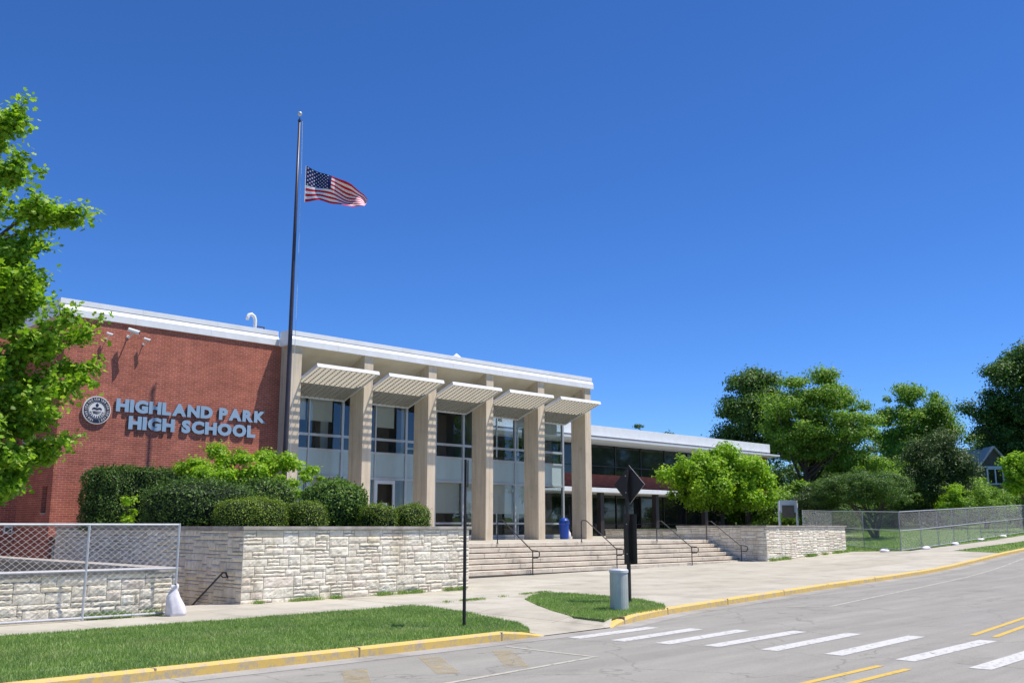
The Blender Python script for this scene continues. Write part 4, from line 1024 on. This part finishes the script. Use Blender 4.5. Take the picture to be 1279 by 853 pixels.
for k in range(22):
    a = rng.uniform(0, 6.28); z = rng.uniform(2.7, 8.0); rr = 1.7*math.sqrt(max(.1, 1-((z-4.8)/3.6)**2))
    x, y = 4.0+rr*math.cos(a)-.3, 15.3+rr*math.sin(a)+.4
    if x > 4.3 and y < 15.6: x = 3.2
    if z > 6.0: x = min(x, 3.6)
    elif z > 5.0: x = min(x, 4.0)
    sp.append(((x, y, z), .22, 330))
near_leafy('street_tree', 'bright green maple close to the camera at the left edge of the picture', base, sp, 'leaf_maple', .11, (4.0, 15.3, 7.6))

# clipped hedges and shrubs in the left planter
def hedge(name, label, c, h, n=3.5, leaf=.055, mat='leaf_hedge', dens=900, group=None, rough=.09, cat='hedge'):
    """superellipsoid of clipped foliage, bottom at c.z-h.z"""
    t = thing(name, (c[0], c[1], c[2]-h[2]), label, cat, group)
    c = np.array(c, float); h = np.array(h, float)
    def surf(num):
        if n > 6:
            q = rng.uniform(-1, 1, size=(num, 3)); A3 = np.array([h[1]*h[2], h[0]*h[2], h[0]*h[1]]); f = rng.choice(3, num, p=A3/A3.sum()); sg = rng.choice([-1, 1], num)
            q[np.arange(num), f] = sg; k = (np.abs(q)**n).sum(1)**(-1/n); p = q*h*np.maximum(k, .9)[:, None]; pn = np.zeros_like(p); pn[np.arange(num), f] = sg
            return p, pn
        d = unit(rng.normal(size=(num*3, 3)))
        k = (np.abs(d/h)**n).sum(1)**(-1/n); p = d*k[:, None]
        pn = np.abs(p/h)**(n-1)*np.sign(p)/h; pn = unit(pn)
        w = k**2/np.maximum(.2, (d*pn).sum(1)); w /= w.max(); keep = rng.uniform(size=len(w)) < w*1.6
        return p[keep][:num], pn[keep][:num]
    area = 4*(h[0]*h[1]+h[0]*h[2]+h[1]*h[2])*1.6; num = int(area*dens)
    P, Nn = surf(num)
    # lumps so that the clipped surface is not perfectly even
    ph = rng.uniform(0, 9, 6)
    lump = (np.sin(P[:, 0]*5+ph[0])*np.sin(P[:, 1]*6+ph[1])+np.sin(P[:, 2]*9+P[:, 0]*3+ph[2])*.7+np.sin(P[:, 0]*13+P[:, 1]*11+ph[3])*.5)*rough*.5
    P = P+Nn*(lump[:, None]+rng.normal(size=(len(P), 1))*rough*.55-.02)+c
    Nl = unit(Nn*.9+rng.normal(size=P.shape)*.6+np.array([0, 0, .25]))
    ns = max(12, int(area*14)); k_ = rng.integers(0, len(P), ns); up = unit(Nn[k_]*.6+np.array([0, 0, .7])+rng.normal(size=(ns, 3))*.25)
    for q in range(5):
        P = np.concatenate([P, P[k_]+up*(q*.03+.01)*rng.uniform(.6, 1.5, (ns, 1))]); Nl = np.concatenate([Nl, unit(rng.normal(size=(ns, 3)))])
    keep = (P[:, 2] > c[2]-h[2]) & ((np.sin(P[:, 0]*7+ph[4])*np.sin(P[:, 1]*8+ph[5])*np.sin(P[:, 2]*10) < .55) | (rng.uniform(size=len(P)) < .45))
    npmesh('foliage', leaf_quads(P[keep], Nl[keep], leaf*rng.uniform(.6, 1.4, keep.sum())), 4, mat, t)
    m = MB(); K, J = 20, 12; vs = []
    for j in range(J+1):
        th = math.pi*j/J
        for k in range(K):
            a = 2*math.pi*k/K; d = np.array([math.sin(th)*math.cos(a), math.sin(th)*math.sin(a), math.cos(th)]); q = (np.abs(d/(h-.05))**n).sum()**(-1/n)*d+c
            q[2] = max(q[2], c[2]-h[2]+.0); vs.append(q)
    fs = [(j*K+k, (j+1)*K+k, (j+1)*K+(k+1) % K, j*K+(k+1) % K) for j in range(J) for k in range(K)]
    m.add(vs, fs); m.build('inner_core', 'green_in', t)  # closed dark green core behind the leaf quads, not modelled twigs
    return t
zb = 1.72
def hz(top): return ((zb+top)/2, (top-zb)/2)
c, h = hz(3.78); hedge('tall_hedge', 'tall dark box-cut hedge against the brick wall under the lettering', (14.9, 31.15, c), (3.0, .62, h), 9, .06, dens=1300)
c, h = hz(3.22); hedge('rounded_hedge', 'broad dark rounded hedge in front of the tall hedge, left of the flagpole', (13.45, 26.6, c), (1.42, 1.5, h), 3.0, .06, dens=600)
c, h = hz(3.42); hedge('rounded_hedge', 'rounded hedge between the broad dark hedge and the largest ball shrub', (15.85, 27.3, c), (1.0, .95, h), 2.5, .065, 'leaf_priv', dens=700)
c, h = hz(3.24); hedge('ball_shrub', 'largest ball-shaped clipped shrub, right of the rounded hedges', (16.62, 24.5, c), (.93, .85, h), 2.5, .075, 'leaf_priv', dens=800)
gg = 'low clipped yew shrubs along the planter coping'
c, h = hz(2.68); hedge('clipped_yew', 'widest low clipped yew behind the left corner of the planter coping', (13.12, 23.1, c), (.92, .66, h), 3.0, .04, 'leaf_box', dens=1500, group=gg, rough=.055, cat='shrub')
c, h = hz(2.62); hedge('clipped_yew', 'low clipped yew just left of the largest ball shrub', (14.74, 23.1, c), (.53, .55, h), 3.4, .04, 'leaf_box', dens=1500, group=gg, rough=.055, cat='shrub')
c, h = hz(2.58); hedge('clipped_yew', 'low clipped yew just right of the largest ball shrub', (17.22, 23.1, c), (.47, .5, h), 3.2, .04, 'leaf_box', dens=1500, group=gg, rough=.055, cat='shrub')
c, h = hz(2.59); hedge('clipped_yew', 'rightmost low clipped yew, next to the right end of the planter', (18.42, 23.1, c), (.57, .5, h), 3.2, .04, 'leaf_box', dens=1500, group=gg, rough=.055, cat='shrub')
# loose bright shrub behind the hedges
t = tree('loose_shrub', 'loose bright green shrub with arching sprays rising above the clipped hedges', 'shrub', (16.1, 28.4, 1.8), (16.0, 28.4, 3.5), (2.2, 1.2, .85), 38, .40, 26000, .085, 'leaf_yel', .05, multi=5, star=True, flat=.6,
     extra=[(14.66, 29.6, 4.0), (15.2, 29.1, 4.35), (15.75, 28.6, 4.25), (16.3, 28.1, 4.15), (16.9, 27.6, 4.1), (17.6, 27.2, 3.75), (17.9, 27.2, 3.5), (16.6, 27.8, 3.85), (15.5, 28.9, 3.7), (14.3, 29.6, 3.8), (17.3, 27.1, 3.5)], limbs=20)
tree('seedling_shrub', 'small bright leafy sprig growing between the tall hedge and the broad rounded hedge', 'shrub', (12.35, 28.9, 1.8), (12.4, 28.9, 2.35), (.35, .3, .5), 7, .25, 900, .09, 'leaf_yel', .02, multi=2, star=True)

# round tree in the right planter
tree('planter_tree', 'round bright green leafy tree standing behind the stone side wall right of the steps', 'tree', (44.2, 29.4, 1.6), (44.2, 29.3, 4.35), (2.7, 2.3, 1.65), 105, .6, 60000, .13, 'leaf_yel', .12, flat=.75, star=True, trunk_top=(44.4, 29.2, 4.4),
     extra=[(41.6, 30.9, 4.6), (42.3, 31.2, 3.6), (42.1, 30.3, 5.5), (44.5, 29.2, 6.05), (42.5, 29.2, 5.2), (45.5, 28.2, 5.35), (45.6, 27.3, 4.5), (46.1, 27.5, 4.2), (44.4, 28.2, 3.3), (42.6, 29.8, 3.2), (46.0, 27.6, 3.5)], limbs=18, bottom=-.75)

# trees on the right and behind the wing
def g(x): return land_z(x)
tree('dark_maple', 'tall dark green maple behind the far end of the low wing', 'tree', (81, 50.5, g(81)), (80.9, 49.8, 11.6), (3.7, 3.7, 5.2), 55, 1.5, 26000, .34, 'leaf_dark', .3, flat=.6, extra=[(80.5, 49.9, 16), (79.0, 51.2, 10.7), (78.6, 51.6, 9.8)])
tree('shade_tree', 'big mid green shade tree with a visible dark trunk just right of the low wing', 'tree', (77.5, 43.1, g(77)), (78.6, 42, 10.6), (4.6, 4.6, 4.6), 70, 1.5, 36000, .30, 'leaf_mid', .34, flat=.45, trunk_top=(78, 42.5, 12.5), bottom=-.62, extra=[(75.9, 44.6, 10.8), (76.9, 43.7, 12.6), (79.2, 41.4, 13.6), (80.6, 40.1, 10.7), (81.2, 39.4, 8.2), (81.0, 39.6, 7.0)], limbs=22)
tree('understorey_tree', 'smaller bright tree tucked under the right side of the big shade tree', 'tree', (79, 38.5, g(79)), (79, 38.2, 5.9), (2.6, 2.6, 2.3), 26, 1.1, 12000, .26, 'leaf_mid', .16)
tree('round_maple', 'round-topped dark green tree standing apart against the sky in the right middle', 'tree', (110, 46.4, g(110)), (110, 46.6, 12.2), (4.3, 4.3, 5.6), 70, 1.7, 34000, .38, 'leaf_mid', .36, extra=[(109.6, 46.5, 16.9), (107.5, 48.5, 11)])
tree('dark_conifer', 'dull grey-green bushy conifer below the round-topped tree', 'tree', (86.5, 35.4, g(86)), (86.8, 35.0, 6.2), (3.0, 3.0, 4.0), 50, 1.15, 26000, .24, 'leaf_conif', .3, flat=.9, extra=[(88.6, 34.9, 7.5), (87.9, 34.6, 8.8)])
tree('tall_tree', 'tallest dark green tree at the right edge of the picture', 'tree', (108.5, 33.8, g(108)), (108.3, 33.6, 13.2), (5.0, 5.0, 7.4), 85, 1.75, 42000, .40, 'leaf_dark', .42, extra=[(105.9, 36.2, 17.9), (103.4, 38.4, 14.0), (104.4, 37.4, 13.4), (104.9, 37.0, 9.8), (108.7, 33.5, 20.0), (107.0, 35.0, 19.6)])
tree('tall_tree', 'dark tree crown filling the gap between the round-topped tree and the tallest tree', 'tree', (116, 42, g(116)), (115.5, 41.5, 9.0), (5.5, 5.5, 4.5), 45, 1.8, 16000, .42, 'leaf_dark', .4)
tree('spreading_tree', 'low wide-spreading multi-stemmed tree behind the chain link fence', 'tree', (63.5, 30.1, g(63)), (63.0, 30.7, 4.25), (3.5, 3.5, 1.25), 60, .8, 30000, .15, 'leaf_spread', .12, multi=6, flat=.45, bottom=-.5, trunk_top=(63.2, 30.4, 4.1), limbs=16, extra=[(60.9, 32.9, 3.5), (65.0, 28.4, 3.6), (61.6, 32.3, 3.9)])
tree('yellow_maple', 'young yellow-green maple at the right edge above the fence', 'tree', (77.6, 24.9, g(77)-.1), (77.6, 24.9, 5.6), (1.7, 1.7, 1.8), 26, .75, 12000, .2, 'leaf_yel', .1, star=True, extra=[(76.6, 25.8, 5.0)])
tree('garden_bush', 'mid green garden bush below the white-framed window of the house', 'bush', (84.5, 30.8, g(84)), (84.5, 30.8, 3.6), (2.6, 2.6, 1.3), 26, .9, 11000, .2, 'leaf_mid', .1, multi=3)
tree('garden_bush', 'bright upright bush left of the house, between conifer and garden bush', 'bush', (82.5, 32.6, g(82)), (82.5, 32.4, 3.9), (.9, .9, 1.9), 14, .6, 6000, .18, 'leaf_yel', .07, multi=3)
tree('shaded_bush', 'grey-green bush at the far end wall of the low wing', 'bush', (64.4, 34.9, g(64)), (64.4, 34.9, 3.6), (1.7, 1.7, 1.5), 22, .8, 9000, .17, 'leaf_conif', .09, multi=3)
for (x, y, z, r, l) in ((79, 62.8, 11.6, 1.9, 'left tree top showing over the roof of the low wing'), (90.3, 65.5, 11.5, 1.6, 'right small tree top showing over the roof of the low wing'), (76.0, 63.2, 10.6, 1.7, 'wispy low tree top at the left end over the wing roof')):
    tree('distant_tree', l, 'tree', (x, y, g(x)), (x, y, z-1.2), (r, r, 2.6), 9, 1.0, 2200, .34, 'leaf_dark', .2, group='tree tops beyond the wing roof')
# tree belt behind the lawn, individual trees that overlap
bl = [(92, 60, 9.5, 4.2), (98, 54, 8.5, 4.0), (94.5, 46.5, 8.0, 4.2), (101, 43.5, 8.5, 4.3), (96.5, 37.8, 5.2, 2.9), (91.5, 41.0, 6.0, 3.4), (122, 31, 11, 5), (101, 27.5, 6.2, 3.4), (93.5, 25.8, 5.0, 2.2), (88, 47, 7.5, 3.8), (75, 47.5, 5.2, 3.0), (72.5, 40.2, 4.2, 2.2)]
bn = ['farthest left belt tree behind the wing end', 'belt tree behind the big shade tree', 'belt tree filling the gap right of the shade tree', 'belt tree below the round-topped tree', 'low belt tree behind the grey-green conifer', 'belt tree behind the low spreading tree', 'belt tree past the right edge behind the tallest tree', 'belt tree beyond the fence below the tallest tree', 'low belt tree beside the yellow-green maple', 'belt tree between the dark maple and the shade tree', 'dark low tree under the shade tree crown', 'small dark bush beside the shade tree trunk']
for (x, y, hh, r), l in zip(bl, bn):
    tree('belt_tree', l, 'tree', (x, y, g(x)), (x, y, g(x)+hh*.52), (r, r, hh*.48), 26, r*.42, 9000, .34, 'leaf_dark' if hh > 6 else 'leaf_mid', .22, group='dark trees behind the lawn')
for k, (x, y, hh, r_) in enumerate([(70, 41, 3.2, 2.2), (74, 38, 3.4, 2.4), (79, 46, 4.5, 2.8), (84, 43, 4.2, 2.8), (88, 40, 4.2, 2.8), (92, 36.6, 4.0, 2.6), (96, 33.5, 4.0, 2.8), (90, 29.5, 3.2, 2.0), (97, 30.2, 3.8, 2.6), (87, 27.6, 3.0, 1.8), (104, 31, 4.5, 3)]):
    tree('hedge_bush', ['dense dark bush nearest the wing end wall', 'dense dark bush behind the receding fence panels', 'dense bush beneath the left side of the shade tree', 'dense bush beneath the right side of the shade tree', 'dense bush behind the spreading tree, left half', 'dense bush behind the spreading tree, right half', 'dense bush behind the grey-green conifer', 'dense low bush right of the bright upright bush', 'dense bush under the house window', 'dense low bush behind the fence near the yellow-green maple', 'dense bush at the foot of the tallest tree'][k], 'bush', (x, y, g(x)), (x, y, g(x)+hh*.5), (r_, r_, hh*.55), 16, r_*.45, 5000, .26, 'leaf_dark' if k % 3 else 'leaf_mid', .1, group='dense bushes behind the right lawn', multi=3)
# trees across the street: out of frame, seen only as reflections in the dark glass
for k, (x, y, hh, r, l) in enumerate(((70, -9, 13, 5, 'broad tree across the street nearest the crosswalk'), (84, -8, 15, 5.5, 'second broad tree across the street'), (98, -12, 14, 5.5, 'third broad tree across the street'), (114, -6, 16, 6, 'fourth broad tree across the street'), (130, -14, 15, 6, 'farthest broad tree across the street'))):
    tree('roadside_tree', l, 'tree', (x, y, g(x)), (x, y, g(x)+hh*.58), (r, r, hh*.42), 30, r*.42, 6000, .6, 'leaf_mid', .4, group='trees across the street')
# ground cover inside the right planter
def _unused(): pass
def tuft_stuff(name, pts, n, hgt, wid, mat, spread=.12, label=None, cat='plants'):
    P = []
    for _ in range(1): pass
    idx = rng.integers(0, len(pts)-1, n); f = rng.uniform(size=n); A = np.array(pts)
    P = A[idx]*(1-f[:, None])+A[idx+1]*f[:, None]
    # patchy: keep where a slow random wave is high
    s = np.sin(P[:, 0]*2.3+1)+np.sin(P[:, 0]*5.1+P[:, 1]*3)+np.sin(P[:, 0]*11.7)*.6; P = P[s > .3]; P[:, :2] += rng.normal(size=(len(P), 2))*spread*.5
    return blades(name, P, hgt, wid, mat, label, cat)
def blades(name, P, hgt, wid, mat, label=None, cat=None):
    n = len(P); a = rng.uniform(0, 6.283, n); d = np.stack([np.cos(a), np.sin(a), np.zeros(n)], 1); h = hgt*rng.uniform(.5, 1.3, n)
    ln = rng.normal(size=(n, 2))*.38; tip = P+np.stack([ln[:, 0]*h, ln[:, 1]*h, h], 1)
    o = npmesh(name, np.stack([P-d*wid*.5, P+d*wid*.5, tip], 1), 3, mat)
    o['kind'] = 'stuff'; o['label'] = label or 'short green grass blades'; o['category'] = cat or 'grass'
    return o
def inpoly(P, poly):
    x, y = P[:, 0], P[:, 1]; c = np.zeros(len(P), bool); n = len(poly)
    for i in range(n):
        x0, y0 = poly[i]; x1, y1 = poly[(i+1) % n]
        if y0 == y1: continue
        k = ((y0 > y) != (y1 > y)) & (x < (x1-x0)*(y-y0)/(y1-y0)+x0); c ^= k
    return c
def lawn_blades(name, poly, n, hgt, wid, label, xr=None, mat='blade', zoff=.0):
    xs_ = [p[0] for p in poly]; ys_ = [p[1] for p in poly]; x0, x1 = (min(xs_), max(xs_)) if xr is None else xr
    P = np.stack([rng.uniform(x0, x1, n), rng.uniform(min(ys_)-.03, max(ys_)+.03, n)], 1)
    P = P[inpoly(P, poly)]
    # thin patches
    s = np.sin(P[:, 0]*1.7+P[:, 1]*2.1)+np.sin(P[:, 0]*3.9-P[:, 1]*1.3+2)+np.sin(P[:, 1]*4.7+P[:, 0]*.6)
    P = P[rng.uniform(size=len(P)) < np.clip(.85+.3*s, .45, 1)]
    z = np.interp(P[:, 0], np.arange(-60, 200, .5), [land_z(v) for v in np.arange(-60, 200, .5)])+zoff
    return blades(name, np.concatenate([P, z[:, None]], 1), hgt, wid, mat, label, 'grass')
lawn_blades('grass', G1, 190000, .055, .013, 'mown green grass of the verge left of the kerb ramp', (1.5, 15))
lawn_blades('grass', [(15.13, 12.84), (17.85, 13.40), (18.75, 14.1), (19.5, 15.34), (19.86, 17.2), (19.8, 18.85), (18.8, 18.4), (17.7, 17.6), (16.7, 16.2), (15.88, 14.97), (15.15, 13.7)], 60000, .06, .014, 'green grass of the small verge patch around the marker and diamond sign')
lawn_blades('grass', [(47.8, 24.8), (49.3, 22.2), (62, 22.6), (78, 24.5), (95, 27.5), (95, 42), (62, 38), (48.2, 33)], 90000, .09, .05, 'lawn grass inside the fence on the right')
lawn_blades('grass', [(49.2, 17.45), (66, 19.25), (80, 21), (95, 23.4), (72, 21.4), (60.5, 20.1), (50.2, 19.75)], 26000, .08, .035, 'sparse grass strip between path and kerb on the right')
tuft_stuff('weeds', [(12.0, 21.36, .13), (19.3, 21.36, .19)], 5200, .10, .02, 'blade', .12, 'weeds growing along the foot of the long planter wall')
tuft_stuff('weeds', [(5.9, 20.15, .13), (9.7, 20.15, .13)], 4200, .14, .02, 'blade', .14, 'weeds growing along the foot of the low stone wall')
tuft_stuff('weeds', [(40.2, 24.15, .4), (47.6, 24.15, .68)], 4200, .13, .03, 'blade', .14, 'weeds along the foot of the right planter wall')
tuft_stuff('weeds', [(19.9, 18.9, .20), (16.76, 18.3, .18), (14.6, 18.15, .17)], 2600, .05, .018, 'blade', .12, 'weeds in the joint of the paving')
P = np.stack([rng.uniform(40.7, 47.3, 9000), rng.uniform(24.8, 33.5, 9000), np.full(9000, 1.7)], 1)
blades('ground_cover', P, .16, .07, 'leaf_dark', 'dark ground cover in the right planter', 'plants')
# rust stains and dry leaves swept on the steps are in the tread material; fallen leaves on the terrace
# ------------------------------------------------------------------ house at the right
H_ = thing('gabled_house', (101, 34.8, 2.2), 'house with grey gable roof and white-framed window half hidden by trees at the right', 'house')
c0 = Vector((101.9, 35.7, 0)); u = Vector((.62, -.785, 0)).normalized(); v = Vector((.785, .62, 0)).normalized()
def hp(a, b, z): q = c0+u*a+v*b; return (q.x, q.y, z)
HW = 2.3
m = MB(); m.prism([hp(-HW, 0, 1.8), hp(HW, 0, 1.8), hp(HW, 0, 6.6), hp(0, 0, 9.5), hp(-HW, 0, 6.6)], v*9); m.build('wall', 'siding', H_)
for sg in (-1, 1):
    m = MB(); m.prism([hp(0, -.4, 9.62), hp(0, -.4, 9.82), hp(sg*(HW+.45), -.4, 6.36), hp(sg*(HW+.45), -.4, 6.16)], v*10); m.build('roof', 'shingle', H_)
m = MB(); m.obox(hp(0, -.06, 7.75), u, v, (0, 0, 1), 1.6, .05, .07); m.build('trim', 'white', H_)
m = MB()
for p, q, r_, s_ in ((-.8, -.66, 6.05, 7.6), (-.06, .06, 6.05, 7.6), (.66, .8, 6.05, 7.6)): m.obox(hp((p+q)/2, -.05, (r_+s_)/2), u, v, (0, 0, 1), (q-p)/2, .06, (s_-r_)/2)
for z_ in (6.08, 7.58): m.obox(hp(0, -.053, z_), u, v, (0, 0, 1), .8, .06, .07)
fr = m.build('window_frame', 'white', H_)
m = MB(); m.obox(hp(0, -.02, 6.83), u, v, (0, 0, 1), .7, .015, .72); m.build('pane', 'darkglass', fr)
# white framed board on posts by the end of the wing
t = thing('notice_board', (55.8, 36.5, 1.0), 'white framed board on white posts beyond the end of the low wing', 'sign')
bd = Vector((.7142, -.6999, 0)); c1 = Vector((62.0, 35.7, 0)); gz = land_z(62)
for sx in (-.62, .62): m = MB(); q = c1+bd*sx; m.box(q.x-.06, q.x+.06, q.y-.06, q.y+.06, gz-.1, 3.75); m.build('post', 'greyw', t)
m = MB(); m.obox((c1.x, c1.y, 3.35), bd, (.7, .7142, 0), (0, 0, 1), .55, .03, .42); m.build('board', 'greyw', t)
m = MB(); m.obox((c1.x-.04, c1.y-.04, 3.0), bd, (.7, .7142, 0), (0, 0, 1), .42, .03, .42); m.build('panel', 'siding', t)
